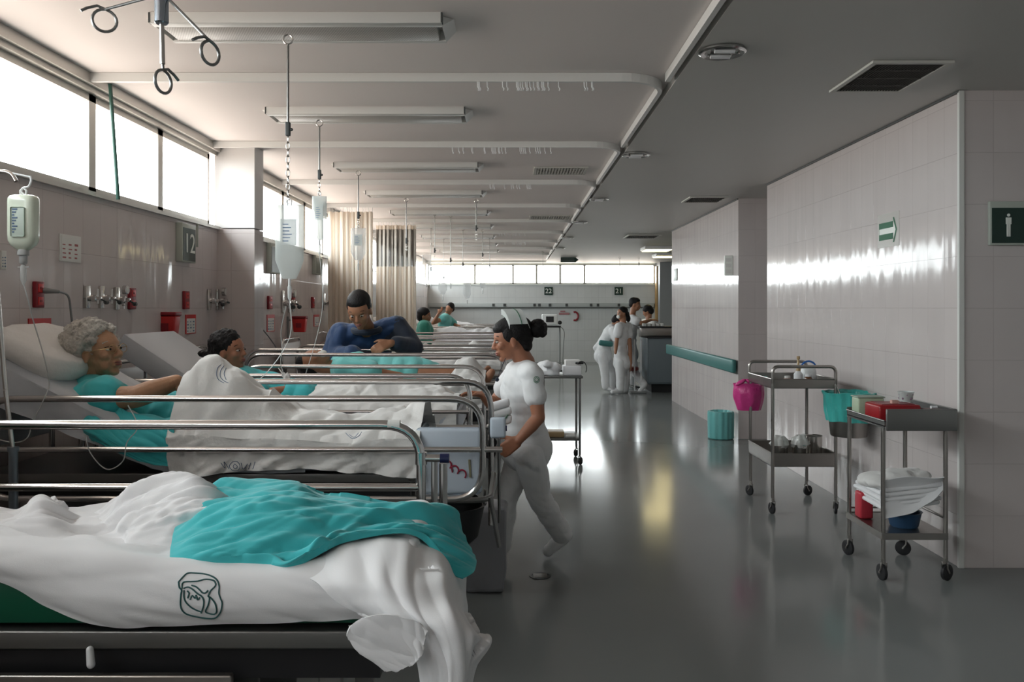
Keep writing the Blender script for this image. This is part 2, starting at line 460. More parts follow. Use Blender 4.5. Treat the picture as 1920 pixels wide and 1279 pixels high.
# ================================================================== the room
ZW, ZC = 2.90, 2.85           # ward ceiling, corridor ceiling
XL, XR = -2.45, 2.667
YB = 23.6
def tiled(name, boxes):
    bm = B()
    for b in boxes: box(bm, *b)
    for f in bm.faces:
        n = f.normal
        f.normal_update(); n = f.normal
        f.material_index = 0 if abs(n.x) > 0.5 else 1
    o = obj(name, bm, [M['tileX'], M['tileY']], smooth=False); o['kind'] = 'structure'; return o

bm = B(); box(bm, -2.8, 8, -4.2, 23.8, -0.1, 0); struct('floor', bm, M['floor'])
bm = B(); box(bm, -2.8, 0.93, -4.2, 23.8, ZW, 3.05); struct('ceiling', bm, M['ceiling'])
bm = B(); box(bm, 0.93, 8, -4.2, 23.8, ZC, 3.05); struct('ceiling', bm, M['ceiling_shaded'])
tiled('wall_left', [(-2.65, XL, -4.2, YB, 0, 2.20)])
bm = B(); box(bm, -2.65, XL - 0.0, -4.2, YB, 2.81, 2.90); box(bm, XL, XL + 0.03, -4.2, 6.78, 2.84, 2.90)
struct('trim_1', bm, M['alu'])
bm = B(); box(bm, -2.62, XL + 0.025, -4.2, 6.78, 2.20, 2.225); box(bm, -2.62, XL + 0.025, 7.02, YB, 2.20, 2.225); struct('trim_2', bm, M['alu'])
# column between the windows: plaster above, tiles below
tiled('wall_column', [(XL - 0.02, -2.14, 6.78, 7.02, 0, 2.205)])
bm = B(); box(bm, XL - 0.02, -2.14, 6.78, 7.02, 2.215, ZW); struct('wall_column', bm, M['plaster'])
# windows: frame with glass
wi = 0
def window_x(y0, y1, x=-2.52, z0=2.225, z1=2.81):
    global wi; wi += 1
    bm = B(); t = 0.04
    box(bm, x - .03, x + .03, y0, y1, z0, z0 + t); box(bm, x - .03, x + .03, y0, y1, z1 - t, z1)
    box(bm, x - .03, x + .03, y0, y0 + t, z0, z1); box(bm, x - .03, x + .03, y1 - t, y1, z0, z1)
    o = struct('window_%d' % wi, bm, M['alu'])
    b = B(); box(b, x - .003, x + .003, y0 + t, y1 - t, z0 + t, z1 - t); obj('pane', b, M['glass'], o, smooth=False)
    return o
def window_y(x0, x1, y, z0, z1):
    global wi; wi += 1
    bm = B(); t = 0.03
    box(bm, x0, x1, y - .03, y + .03, z0, z0 + t); box(bm, x0, x1, y - .03, y + .03, z1 - t, z1)
    box(bm, x0, x0 + t, y - .03, y + .03, z0, z1); box(bm, x1 - t, x1, y - .03, y + .03, z0, z1)
    o = struct('window_%d' % wi, bm, M['alu'])
    b = B(); box(b, x0 + t, x1 - t, y - .003, y + .003, z0 + t, z1 - t); obj('pane', b, M['glass'], o, smooth=False)
edges = [6.72 - 0.935 * k for k in range(11)][::-1]
for a, b in zip(edges[:-1], edges[1:]): window_x(a, b)
edges = [7.02 + 0.92 * k for k in range(19)]
for a, b in zip(edges[:-1], edges[1:]): window_x(a, b)
# back wall
bm = B(); box(bm, -2.65, 8, YB, YB + .15, 0, 2.25); box(bm, -2.65, 8, YB, YB + .15, 2.81, 2.9); box(bm, 4.08, 8, YB, YB + .15, 2.25, 2.81)
struct('wall_back', bm, M['tileB'])
bm = B(); box(bm, -2.45, 4.1, YB - .04, YB + .02, 2.225, 2.25); box(bm, -2.45, 4.1, YB - .03, YB, 2.81, 2.84); struct('trim_3', bm, M['signwhite'])
for a, b in ((-2.45, -1.1), (-1.1, 0.0), (0.0, .68), (.68, 1.36), (1.36, 2.06), (2.06, 4.08)): window_y(a, b, YB + .05, 2.25, 2.81)
# right hand walls: the near one, its return with the sign, the pier further down
tiled('wall_right', [(XR, 8, 4.889, 8.6, 0, ZC)])
tiled('wall_right', [(XR, 8, 9.7, 13.76, 0, ZC)])
tiled('wall_right', [(3.9, 4.0, 8.6, 9.7, 0, ZC)])
bm = B(); box(bm, 5.2, 5.35, -4.2, 4.889, 0, ZC); struct('wall_right', bm, M['plaster'])
bm = B(); box(bm, 7.8, 8, 13.76, YB, 0, ZC); struct('wall_right', bm, M['plaster'])
bm = B(); box(bm, -2.65, 5.35, -4.2, -4.05, 0, 3.0); struct('wall_front', bm, M['plaster'])
# dark pillar near the back windows
m_p = mat('grey painted pillar', (0.24, 0.25, 0.26), 0.5)
bm = B(); box(bm, 4.12, 4.75, 23.0, 23.58, 0, ZC - .001); struct('wall_pillar', bm, m_p)
bm = B(); box(bm, 4.08, 4.12, 23.3, 23.58, 0, ZC - .1); struct('trim_4', bm, M['brass'])
# pale beam in front of the back windows
bm = B(); box(bm, -2.45, 4.08, 23.2, 23.55, 2.845, 2.90); struct('ceiling', bm, M['signwhite'])
# dark joint lines where ceiling and right walls meet
bm = B(); box(bm, XR - .012, XR - .001, 4.88, 8.6, ZC - .014, ZC - .001); box(bm, XR - .012, XR - .001, 9.7, 13.76, ZC - .014, ZC - .001)
struct('trim_5', bm, M['darkgrey'])
# white corner bead
bm = B(); box(bm, XR - .012, XR + .022, 4.877, 4.9, 0.0, ZC - .002, .004); struct('trim_6', bm, M['paper'])

# ------------------------------------------------------------------ curtain tracks
def track(y, n_h, x_h0, x_h1, label, rad=.26, ynext=None, xend=.885):
    t = thing('curtain_track', label, 'curtain track', (XL + .02, y, 2.862), 0, None)
    bm = B(); z = 2.868
    pts = [(-2.42, y, z), (xend - rad, y, z)] + [(xend - rad + rad * math.sin(a), y + rad - rad * math.cos(a), z) for a in [PI / 2 * k / 8 for k in range(1, 9)]]
    if ynext: pts.append((xend, ynext, z))
    # rectangular rail section
    prev = None
    P0 = [Vector(p) for p in pts]
    rings = []
    for i, p in enumerate(P0):
        d = (P0[min(i + 1, len(P0) - 1)] - P0[max(i - 1, 0)]).normalized(); s = Vector((-d.y, d.x, 0))
        rings.append([bm.verts.new(p + s * a + Vector((0, 0, b))) for a, b in ((-.013, -.02), (.013, -.02), (.013, .03), (-.013, .03))])
    for i in range(len(rings) - 1):
        for k in range(4): bm.faces.new((rings[i][k], rings[i][(k + 1) % 4], rings[i + 1][(k + 1) % 4], rings[i + 1][k]))
    bm.faces.new(rings[0]); bm.faces.new(rings[-1])
    obj('rail', bm, M['fixture'], t, smooth=False, world=True)
    rr = random.Random(int(y * 10))
    xs = sorted(rr.uniform(x_h0, x_h1) for _ in range(n_h))
    me = None
    for x in xs:
        if me is None:
            b = B(); tube(b, [(0, 0, 0), (0, 0, -.03), (.008, 0, -.042), (.003, 0, -.052)], .0035, 6); b2 = obj('curtain_hook', b, M['whiteplastic'], t); b2.location = (x - t.location.x, 0, -.012); me = b2
        else:
            c = me.copy(); COL.objects.link(c); c.parent = t; c.location = (x - t.location.x, 0, -.012)
    return t
ys = [4.70, 6.62, 8.6, 10.55, 12.35, 14.2, 16.1, 18.0, 19.9]
track(4.70, 26, -.22, .48, 'white curtain track nearest the viewer, with bare hooks, on ward ceiling', ynext=6.62)
track(6.62, 26, -.55, .32, 'white curtain track above second ceiling lamp row, bare hooks bunched mid-span', ynext=8.6)
track(8.6, 16, -.25, .25, 'white curtain track just behind the first slotted ward ceiling vent', ynext=10.55)
t1 = 'white curtain track carrying the cream curtain bunched by the column side windows'
track(10.55, 0, 0, 0, t1, ynext=12.35)
track(12.35, 0, 0, 0, 'white curtain track carrying the cream curtain with the net band', ynext=14.2)
for i, y in enumerate(ys[5:]):
    track(y, 10 if i < 2 else 0, -.3, .3, 'white curtain track, one of the distant ones near the back windows', ynext=(ys + [21.8])[6 + i])['group'] = 'distant curtain tracks'
track(2.75, 0, 0, 0, 'white curtain track running along the ceiling step out of the top of the picture', ynext=4.70)

# green pole standing at the window mullion
bm = B(); tube(bm, [P(197, 158, 4.83) + Vector((.03, 0, 0)), P(212, 374, 4.86) + Vector((.03, 0, 0))], .011, 10)
tag(obj('curtain_pole', bm, mat('dark green painted pole', (.03, .09, .07), .4)), 'thin dark green pole leaning in front of the left windows', 'pole')

# ------------------------------------------------------------------ ceiling lamps
def make_lamp():
    t = thing('ceiling_lamp', '', 'ceiling lamp', (0, 0, 0))
    L, W = 1.33, .29
    bm = B(); box(bm, -L / 2, L / 2, -W / 2, -W / 2 + .06, -.052, 0, .003); box(bm, -L / 2, L / 2, W / 2 - .03, W / 2, -.052, 0, .003); box(bm, -L/2+.03, L/2-.03, -W/2+.06, W/2-.03, -.03, 0)
    obj('housing', bm, M['fixture'], t)
    bm = B(); box(bm, -L / 2 + .03, L / 2 - .03, -W / 2 + .055, W / 2 - .025, -.050, -.032, .004); obj('lens', bm, M['lens'], t)
    for s in (-1, 1):
        bm = B()
        vs = [(s * (L / 2 - .002), -W / 2 + .05, -.048), (s * (L / 2 + .05), -W / 2 + .09, -.004), (s * (L / 2 + .05), W / 2 - .03, -.004), (s * (L / 2 - .002), W / 2, -.048),
              (s * (L / 2 - .01), -W / 2 + .05, -.002), (s * (L / 2 - .01), W / 2, -.002)]
        v = [bm.verts.new(p) for p in vs]
        bm.faces.new((v[0], v[1], v[2], v[3])); bm.faces.new((v[0], v[4], v[1])); bm.faces.new((v[3], v[2], v[5])); bm.faces.new((v[0], v[3], v[5], v[4])); bm.faces.new((v[1], v[4], v[5], v[2]))
        obj('end_cap', bm, M['fixture'], t, smooth=False)
        b = B(); box(b, s * L / 2 - .004, s * L / 2 + .004, -W / 2 - .002, -W / 2 + .03, -.05, -.004); obj('end_bracket', b, M['darkgrey'], t, smooth=False)
    return t
lamp = make_lamp(); lamps_y = [3.87, 5.62, 7.7, 9.5, 11.4, 13.3, 15.2, 17.1, 19.0]
names = ['large slim ceiling lamp nearest the viewer, patterned lens and slanted ends', 'slim ceiling lamp second from the viewer, behind the first curtain track',
         'slim ceiling lamp third from the viewer, beside the slotted ceiling vent', 'slim ceiling lamp fourth in the row from the viewer', 'slim ceiling lamp fifth in the row from the viewer']
for i, y in enumerate(lamps_y):
    o = lamp if i == 0 else dup(lamp, (0, 0, 0), 0)
    o.location = (-.99 + (.0 if i < 3 else -.03), y, ZW)
    o['label'] = names[i] if i < 5 else 'slim distant ceiling lamp, one of those beyond the fifth over the far beds'
    o['group'] = 'slim lamps over the beds' if i < 5 else 'distant slim ceiling lamps'

# round downlights in the corridor ceiling
def make_down():
    t = thing('downlight', '', 'downlight')
    bm = B(); lathe(bm, [(.085, -.002), (.118, -.004), (.118, -.012), (.108, -.018), (.088, -.012), (.085, -.002)], seg=32)
    obj('trim_ring', bm, M['chrome'], t)
    bm = B(); lathe(bm, [(.088, -.004), (.06, -.002), (.0, -.0015)], seg=32); obj('reflector', bm, mat('dark lamp reflector', (.25, .24, .22), .2, 1.0), t)
    for s in (-.045, .045):
        bm = B(); tube(bm, [(-.05, s, -.014), (.05, s, -.014)], .014, 10); obj('bulb', bm, M['whiteplastic'], t)
    return t
dn = make_down()
for i, (x, y) in enumerate([(1.055, 4.13), (1.035, 6.9), (1.02, 9.7), (1.0, 12.3), (1.0, 15.0), (1.0, 17.6)]):
    o = dn if i == 0 else dup(dn, (0, 0, 0), 0)
    o.location = (x, y, ZC - .001)
    o['label'] = ['largest round ceiling downlight, beside the ceiling step near the viewer', 'round downlight second from the viewer along the ceiling step', 'round downlight third from the viewer along the ceiling step', 'small distant round downlight fourth along the ceiling step',
                  'tiny far round downlight, fifth along the ceiling step', 'tiniest round downlight, farthest along the ceiling step'][i]
    o['group'] = 'round corridor downlights'

# vents
def vent(x, y, w, d, z, label, dark, n=16):
    t = thing('ceiling_vent', label, 'vent', (x, y, z - .001), 0, 'ceiling vents')
    bm = B()
    box(bm, -w / 2, w / 2, -d / 2, -d / 2 + .03, -.014, 0, .002); box(bm, -w / 2, w / 2, d / 2 - .03, d / 2, -.014, 0, .002)
    box(bm, -w / 2, -w / 2 + .03, -d / 2 + .03, d / 2 - .03, -.014, 0, .002); box(bm, w / 2 - .03, w / 2, -d / 2 + .03, d / 2 - .03, -.014, 0, .002)
    obj('frame', bm, M['vent'], t, smooth=False)
    bm = B(); box(bm, -w / 2 + .03, w / 2 - .03, -d / 2 + .03, d / 2 - .03, -.002, 0); obj('backing', bm, M['black'] if dark else M['darkgrey'], t, smooth=False)
    bm = B()
    for k in range(n):
        xx = -w / 2 + .03 + (w - .06) * (k + .5) / n
        box(bm, xx - .0012 - (0 if dark else .008), xx + .0012 + (0 if dark else .004), -d / 2 + .03, d / 2 - .03, -.012, -.003)
    for k in range(3):
        yy = -d / 2 + d * (k + 1) / 4; box(bm, -w / 2 + .03, w / 2 - .03, yy - .002, yy + .002, -.013, -.003)
    obj('grille', bm, M['ventdark'] if dark else M['vent'], t, smooth=False)
vent(2.10, 4.59, .43, .60, ZC, 'large dark slotted ceiling vent beside the near right wall', True, 22)
vent(2.28, 9.75, .46, .5, ZC, 'dark ceiling vent in front of the far tiled pier', True)
vent(2.33, 14.8, .6, .7, ZC, 'dark distant ceiling vent past the far tiled pier', True)
vent(.46, 8.0, .52, .42, ZW, 'pale slotted vent in the ward ceiling beside the third lamp', False)
vent(.55, 12.1, .62, .5, ZW, 'pale slotted ward ceiling vent, the farther of two', False)
# the one lit lamp far down the corridor
def lit(x, y, w, label):
    t = thing('ceiling_lamp', label, 'ceiling lamp', (x, y, ZC - .001))
    bm = B(); box(bm, -w / 2, w / 2, -.32, .32, -.07, 0, .01); obj('housing', bm, M['fixture'], t)
    bm = B(); box(bm, -w / 2 + .03, w / 2 - .03, -.29, .29, -.078, -.068); obj('diffuser', bm, M['lampon'], t)
lit(3.05, 17.4, .6, 'lit yellow ceiling lamp past the far tiled pier')
lit(3.62, 19.6, .5, 'smaller lit ceiling lamp farther down the corridor')

# ------------------------------------------------------------------ signs
def frame_y(name, label, x0, x1, z0, z1, y, d=.02, cat='sign', m=None, rim=.012, rimm=None):
    """board facing the viewer (towards -Y)"""
    t = thing(name, label, cat, ((x0 + x1) / 2, y, z0))
    bm = B(); box(bm, x0, x1, y - d, y, z0, z1, .003); obj('frame', bm, rimm or M['signframe'], t, world=True)
    bm = B(); box(bm, x0 + rim, x1 - rim, y - d - .003, y - d + .001, z0 + rim, z1 - rim); obj('panel', bm, m or M['signgreen'], t, world=True, smooth=False)
    return t
RY = Matrix.Rotation(PI / 2, 4, 'X')       # text plane -> facing -Y
t = thing('restroom_sign', 'dark green restroom sign with white standing figure on the near right wall', 'sign', (3.0, 4.885, 1.92))
bm = B(); box(bm, 2.83, 3.12, 4.862, 4.887, 1.925, 2.185, .003); obj('frame', bm, M['signframe'], t, world=True)
bm = B(); box(bm, 2.842, 3.11, 4.858, 4.864, 1.937, 2.145); obj('panel', bm, M['signgreen'], t, world=True, smooth=False)
bm = B(); cx, y = 2.937, 4.855
lathe(bm, [(.0, -.002), (.0085, -.002), (.0085, .002), (0, .002)], (cx, y, 2.102), 20, 'Y')
box(bm, cx - .0165, cx + .0165, y - .002, y + .002, 2.048, 2.088, .0015)
box(bm, cx - .0105, cx - .001, y - .002, y + .002, 1.975, 2.05); box(bm, cx + .001, cx + .0105, y - .002, y + .002, 1.975, 2.05)
obj('figure_symbol', bm, M['signwhite'], t, world=True, smooth=False)
# arrow notice on the right wall (facing -X)
t = thing('arrow_sign', 'green outlined arrow sign pointing right on the near right wall', 'sign', (XR, 5.82, 2.0))
def wy(y, z, dx): return (XR - dx, y, z)
y0, y1, z0, z1 = 5.655, 5.985, 1.985, 2.225
bm = B(); box(bm, XR - .003, XR - .0005, y0, y1, z0, z1); obj('sheet', bm, plastic_film('clear sign sheet', (.62, .60, .55), .45, .3), t, world=True, smooth=False)
def polyx(bm, pts, x, th=.001):
    a = [bm.verts.new((x, p[0], p[1])) for p in pts]; b = [bm.verts.new((x - th, p[0], p[1])) for p in pts]
    bm.faces.new(a[::-1]); bm.faces.new(b)
    for i in range(len(pts)): bm.faces.new((a[i], a[(i + 1) % len(a)], b[(i + 1) % len(a)], b[i]))
bm = B()   # right in the picture is towards smaller Y
yt, yh, yb, zc = 5.685, 5.735, 5.955, 2.10      # tip, head base, tail
polyx(bm, [(yb, zc + .02), (yh + .01, zc + .02), (yh + .01, zc + .062), (yb, zc + .062)], XR - .003)
polyx(bm, [(yb, zc - .062), (yh + .01, zc - .062), (yh + .01, zc - .02), (yb, zc - .02)], XR - .003)
polyx(bm, [(yh + .012, zc + .088), (yh - .006, zc + .088), (yt, zc), (yt + .018, zc)], XR - .003)
polyx(bm, [(yt + .018, zc), (yt, zc), (yh - .006, zc - .088), (yh + .012, zc - .088)], XR - .003)
polyx(bm, [(yb, zc - .062), (yb, zc + .062), (yb + .006, zc + .062), (yb + .006, zc - .062)], XR - .003)
obj('arrow', bm, M['arrowgreen'], t, world=True, smooth=False)
bm = B(); polyx(bm, [(yb, zc - .02), (yh, zc - .02), (yh, zc - .06), (yt + .018, zc), (yh, zc + .06), (yh, zc + .02), (yb, zc + .02)], XR - .0032); obj('arrow_fill', bm, M['signwhite'], t, world=True, smooth=False)
# small plate box on the far pier
t = thing('wall_plate', 'small pale box sign jutting from the far tiled pier', 'sign', (XR, 9.95, 1.94))
bm = B(); box(bm, XR - .10, XR - .001, 9.93, 9.97, 1.945, 2.19, .004); obj('board', bm, M['signwhite'], t, world=True)
bm = B()
for k in range(3): box(bm, XR - .09, XR - .02, 9.926, 9.93, 1.975 + .07 * k, 2.02 + .07 * k)
obj('rows', bm, M['paper'], t, world=True, smooth=False)
t = thing('wall_plate', 'small grey plate at the far end of the tiled pier', 'sign', (XR, 13.4, 2.05))
bm = B(); box(bm, XR - .01, XR - .001, 13.3, 13.6, 2.0, 2.2, .002); obj('board', bm, M['signframe'], t, world=True)
# hanging arrow sign at the far end
t = thing('hanging_sign', 'dark arrow sign hanging from the ceiling near the back windows', 'sign', (1.44, 21.0, 2.73))
bm = B()
pts = [(-.22, -.06), (.14, -.06), (.14, -.075), (.24, 0), (.14, .075), (.14, .06), (-.22, .06)]
a = [bm.verts.new((1.44 + p[0], 20.98, 2.79 + p[1])) for p in pts]; b = [bm.verts.new((1.44 + p[0], 21.0, 2.79 + p[1])) for p in pts]
bm.faces.new(a); bm.faces.new(b[::-1])
for i in range(len(pts)): bm.faces.new((a[i], b[i], b[(i + 1) % 7], a[(i + 1) % 7]))
obj('board', bm, M['signgreen'], t, world=True, smooth=False)
bm = B(); box(bm, 1.24, 1.57, 20.972, 20.98, 2.765, 2.775); box(bm, 1.24, 1.57, 20.972, 20.98, 2.805, 2.815); obj('stripe', bm, M['grey'], t, world=True, smooth=False)
# bed numbers on the back wall
def bed_no_y(x, z, s, label):
    t = frame_y('bed_number_sign', label, x - .12, x + .12, z - .11, z + .12, YB - .01, rimm=M['signgreen'])
    bm = B(); text_mesh(bm, s, .19, Matrix.Translation((x, YB - .036, z)) @ RY, .004); obj('numerals', bm, M['signwhite'], t, world=True, smooth=False)
bed_no_y(1.02, 2.04, '22', 'dark square bed number sign 22 on the back wall')
bed_no_y(3.04, 2.04, '21', 'dark square bed number sign 21 on the back wall, above the nurses')
# wall conduit along the back wall
t = thing('wall_conduit', 'long grey service rail running along the back wall under the windows', 'service rail', (0, YB, 1.6))
bm = B(); box(bm, -2.4, 4.05, YB - .09, YB - .001, 1.57, 1.70, .006); obj('rail_body', bm, mat('grey conduit', (.40, .43, .43), .4), t, world=True)
bm = B(); box(bm, -2.4, 4.05, YB - .1, YB - .085, 1.56, 1.585); obj('rail_lip', bm, M['darkgrey'], t, world=True, smooth=False)
for x in (-.6, -.28, .58, .72, 1.02, 1.5, 2.2, 2.4, 3.0):
    bm = B(); box(bm, x, x + .07, YB - .11, YB - .09, 1.60, 1.68, .004); obj('socket', bm, M['darkgrey'], t, world=True)
# teal handrail on the pier
t = thing('wall_handrail', 'teal vinyl bumper handrail along the far tiled pier', 'handrail', (XR, 11.7, .77))
bm = B(); box(bm, XR - .075, XR - .02, 9.70, 13.9, .78, .94, .02); obj('cover', bm, M['bumper'], t, world=True)
bm = B()
for y in (10.2, 11.2, 12.2, 13.2): box(bm, XR - .03, XR - .0005, y, y + .06, .82, .9)
obj('bracket', bm, M['darkgrey'], t, world=True, smooth=False)
# floor drain
t = thing('floor_drain', 'small round dark metal drain cover set in the floor', 'drain', (.157, 4.74, 0))
bm = B(); lathe(bm, [(0, .001), (.062, .001), (.062, .004), (.05, .004), (.048, .002), (0, .002)], seg=32); obj('cover', bm, M['darkgrey'], t)
bm = B()
for k in range(-3, 4): box(bm, -.04, .04, k * .011 - .002, k * .011 + .002, .002, .005)
obj('grate', bm, M['cartsteel'], t, smooth=False)
# ================================================================== things on the left wall
def on_wall(name, label, cat, u0, u1, v0, v1, d=.03, m=None, X=XL, group=None, bev=.004):
    """box fixed to the left wall, seen between the given picture limits"""
    a, b = WL(u0, v0, X), WL(u1, v1, X); zc = (WL((u0 + u1) / 2, v0, X).z, WL((u0 + u1) / 2, v1, X).z)
    y0, y1, z0, z1 = min(a.y, b.y), max(a.y, b.y), min(zc), max(zc)
    t = thing(name, label, cat, (X, (y0 + y1) / 2, z0), 0, group)
    return t, y0, y1, z0, z1
def sheet_x(t, nm, y0, y1, z0, z1, d0, d1, m, X=XL, bev=0.0):
    bm = B(); box(bm, X + d0, X + d1, y0, y1, z0, z1, bev); return obj(nm, bm, m, t, world=True, smooth=bev > 0)
def socket_strip(u, v0, v1, w, label):
    t, y0, y1, z0, z1 = on_wall('emergency_socket', label, 'socket', u - w / 2, u + w / 2, v0, v1)
    sheet_x(t, 'plate', y0, y1, z0, z1, .0005, .022, M['darkred'], bev=.004)
    n = 2; h = (z1 - z0)
    for k in range(n):
        zc = z0 + h * (k + .5) / n
        sheet_x(t, 'outlet', y0 + (y1 - y0) * .2, y1 - (y1 - y0) * .2, zc - h * .16, zc + h * .16, .021, .025, M['red'], bev=.001)
        bm = B()
        box(bm, XL + .024, XL + .0262, (y0 + y1) / 2 - .008, (y0 + y1) / 2 - .004, zc - .006, zc + .006); box(bm, XL + .024, XL + .0262, (y0 + y1) / 2 + .004, (y0 + y1) / 2 + .008, zc - .006, zc + .006)
        obj('slots', bm, M['black'], t, world=True, smooth=False)
    return t
socket_strip(68, 528, 577, 16, 'dark red wall socket strip with a grey plug in it, behind the hanging drip bottle')
socket_strip(244, 540, 580, 11, 'dark red wall socket strip right of the pressure gauge')
socket_strip(346, 546, 580, 9, 'dark red wall socket strip under bed number sign 12')
socket_strip(423, 540, 580, 9, 'dark red wall socket with a long grey cable, beside the tiled column')
socket_strip(504, 555, 580, 7, 'small dark red wall socket just past the tiled column')
socket_strip(585, 557, 578, 4, 'tiny dark red wall socket left of the first cream curtain')
socket_strip(548, 548, 580, 5, 'thin dark red wall socket above the red sharps container')
# plug and cable
t = thing('power_plug', 'grey power plug with cable hanging from the red socket, left wall', 'plug', WL(78, 545))
bm = B(); a = WL(74, 545) + Vector((.03, 0, 0)); cap(bm, a, .016, a + Vector((.05, .03, -.004)), .010); obj('plug_body', bm, M['grey'], t, world=True)
bm = B(); tube(bm, catmull([a + Vector((.05, .03, -.004)), WL(103, 555) + Vector((.07, 0, 0)), WL(112, 585) + Vector((.06, 0, 0)), WL(117, 640) + Vector((.06, 0, 0)), WL(118, 720) + Vector((.05, 0, 0))], 8), .006, 8); obj('cable', bm, M['grey'], t, world=True)
bm = B(); a = WL(428, 566) + Vector((.03, 0, 0)); tube(bm, catmull([a, a + Vector((.05, .05, -.02)), WL(455, 610) + Vector((.15, 0, 0)), WL(480, 655) + Vector((.2, 0, 0)), WL(500, 710) + Vector((.2, 0, 0))], 8), .006, 8)
tag(obj('power_cable', bm, M['grey']), 'grey cable slanting down from the red socket beside the tiled column', 'cable')

def gas_outlet(u, v, s, label, gauge=False, hook=True):
    c = WL(u, v); k = s * c.y / F
    t = thing('gas_outlet', label, 'gas outlet', c)
    X = XL
    bm = B(); box(bm, X, X + .02, c.y - .028 * k, c.y + .028 * k, c.z - .085 * k, c.z + .085 * k, .004 * k); obj('wall_plate', bm, M['steel'], t, world=True)
    bm = B(); lathe(bm, [(.0, 0), (.020 * k, 0), (.020 * k, .02), (.026 * k, .025), (.026 * k, .05), (.016 * k, .055), (.016 * k, .075), (0, .078)], (X + .015, c.y, c.z - .01 * k), 20, 'X'); obj('valve', bm, M['chrome'], t, world=True)
    if hook:
        bm = B(); tube(bm, rounded([(X + .06, c.y, c.z - .01 * k), (X + .10, c.y, c.z - .02 * k), (X + .10, c.y + .05 * k, c.z - .04 * k)], .02), .007 * k, 8); lathe(bm, [(0, -.012 * k), (.016 * k, -.012 * k), (.016 * k, .012 * k), (0, .012 * k)], (X + .1, c.y + .055 * k, c.z - .04 * k), 12, 'Y'); obj('lever', bm, M['darkgrey'], t, world=True)
    if gauge:
        bm = B(); lathe(bm, [(0, 0), (.034 * k, 0), (.034 * k, .024), (.030 * k, .026), (0, .026)], (X + .05, c.y + .004, c.z + .065 * k), 28, 'X'); obj('gauge_case', bm, M['chrome'], t, world=True)
        bm = B(); lathe(bm, [(0, .0262), (.027 * k, .0262), (.027 * k, .0275), (0, .0275)], (X + .05, c.y + .004, c.z + .065 * k), 28, 'X'); obj('dial', bm, M['paper'], t, world=True)
        bm = B(); tube(bm, [(X + .055, c.y, c.z), (X + .055, c.y, c.z - .075 * k)], .009 * k, 10); tube(bm, [(X + .055, c.y - .02 * k, c.z - .05 * k), (X + .055, c.y + .02 * k, c.z - .05 * k)], .008 * k, 8); obj('regulator_stem', bm, M['chrome'], t, world=True)
    else:
        bm = B(); tube(bm, [(X + .075, c.y - .004, c.z + .06 * k), (X + .075, c.y - .004, c.z - .05 * k)], .006 * k, 8); obj('flow_tube', bm, M['bottle'], t, world=True)
gas_outlet(160, 557, 250, 'steel gas outlet nearest the old woman, leftmost of the wall valves')
gas_outlet(187, 557, 250, 'steel gas outlet with flow tube, between its neighbour and the pressure gauge')
gas_outlet(216, 560, 250, 'steel gas outlet carrying a round pressure gauge', gauge=True)
gas_outlet(390, 562, 230, 'chrome gas outlet under bed number sign 12, left one of the pair')
gas_outlet(406, 562, 230, 'chrome gas outlet beside the red socket near the tiled column', gauge=True)
gas_outlet(529, 566, 250, 'small gas outlet past the tiled column, near one')
gas_outlet(541, 566, 240, 'small gas outlet past the tiled column, next to the thin red socket', gauge=True)
gas_outlet(606, 566, 190, 'tiny gas outlet at the edge of the first cream curtain')

def poster(u0, u1, v0, v1, label, rim, body=None, bits=None, head=True):
    t, y0, y1, z0, z1 = on_wall('wall_notice', label, 'notice', u0, u1, v0, v1)
    sheet_x(t, 'board', y0, y1, z0, z1, .0005, .006, rim)
    w, h = y1 - y0, z1 - z0
    sheet_x(t, 'sheet', y0 + w * .08, y1 - w * .08, z0 + h * .05, z1 - h * (.2 if head else .05), .006, .0072, body or M['paper'])
    r = random.Random(int(u0))
    bm = B()
    for i in range(3):
        for j in range(4):
            yy = y0 + w * (.2 + .28 * i); zz = z0 + h * (.12 + .16 * j)
            box(bm, XL + .007, XL + .0078, yy - w * .08, yy + w * .08 * r.random(), zz, zz + h * (.03 + .06 * r.random()))
    obj('print', bm, bits or M['blueink'], t, world=True, smooth=False)
    return t, y0, y1, z0, z1
poster(52, 94, 597, 656, 'red bordered notice on the tiles beside the old woman', M['red'])
poster(347, 366, 590, 626, 'small red bordered notice above the raised bed backrest', M['red'])
poster(500, 514, 590, 622, 'small red bordered notice past the tiled column', M['red'])
poster(110, 150, 441, 491, 'pinkish white paper notice taped to the tiles right of the drip bottle', M['paper'], bits=mat('faded red print', (.35, .12, .12), .8), head=False)
poster(0, 10, 470, 505, 'white paper notice cut by the edge of the picture', M['paper'], head=False)
poster(588, 598, 590, 612, 'tiny red topped notice near the first cream curtain', M['red'])

# bed number signs on the left wall: boards standing off the tiles
def bed_no_x(u0, u1, v0, v1, s, label):
    t, y0, y1, z0, z1 = on_wall('bed_number_sign', label, 'sign', u0, u1, v0, v1)
    sheet_x(t, 'frame', y0, y1, z0, z1, .0005, .05, M['signframe'], bev=.004)
    w, h = y1 - y0, z1 - z0
    sheet_x(t, 'panel', y0 + w * .06, y1 - w * .06, z0 + h * .04, z1 - h * .12, .05, .053, M['signgreen'])
    if s:
        bm = B(); T = Matrix.Translation((XL + .0545, (y0 + y1) / 2, (z0 + z1) / 2 - .01)) @ Matrix.Rotation(PI / 2, 4, 'Z') @ RY
        text_mesh(bm, s, h * .72, T, .003); obj('numerals', bm, M['signwhite'], t, world=True, smooth=False)
bed_no_x(329, 355, 420, 492, '12', 'bed number sign 12, white numerals on dark green')
bed_no_x(499, 517, 457, 513, None, 'dark bed number sign on the wall just past the tiled column')
bed_no_x(585, 597, 480, 515, None, 'small far bed number sign on the left wall, near the curtain')
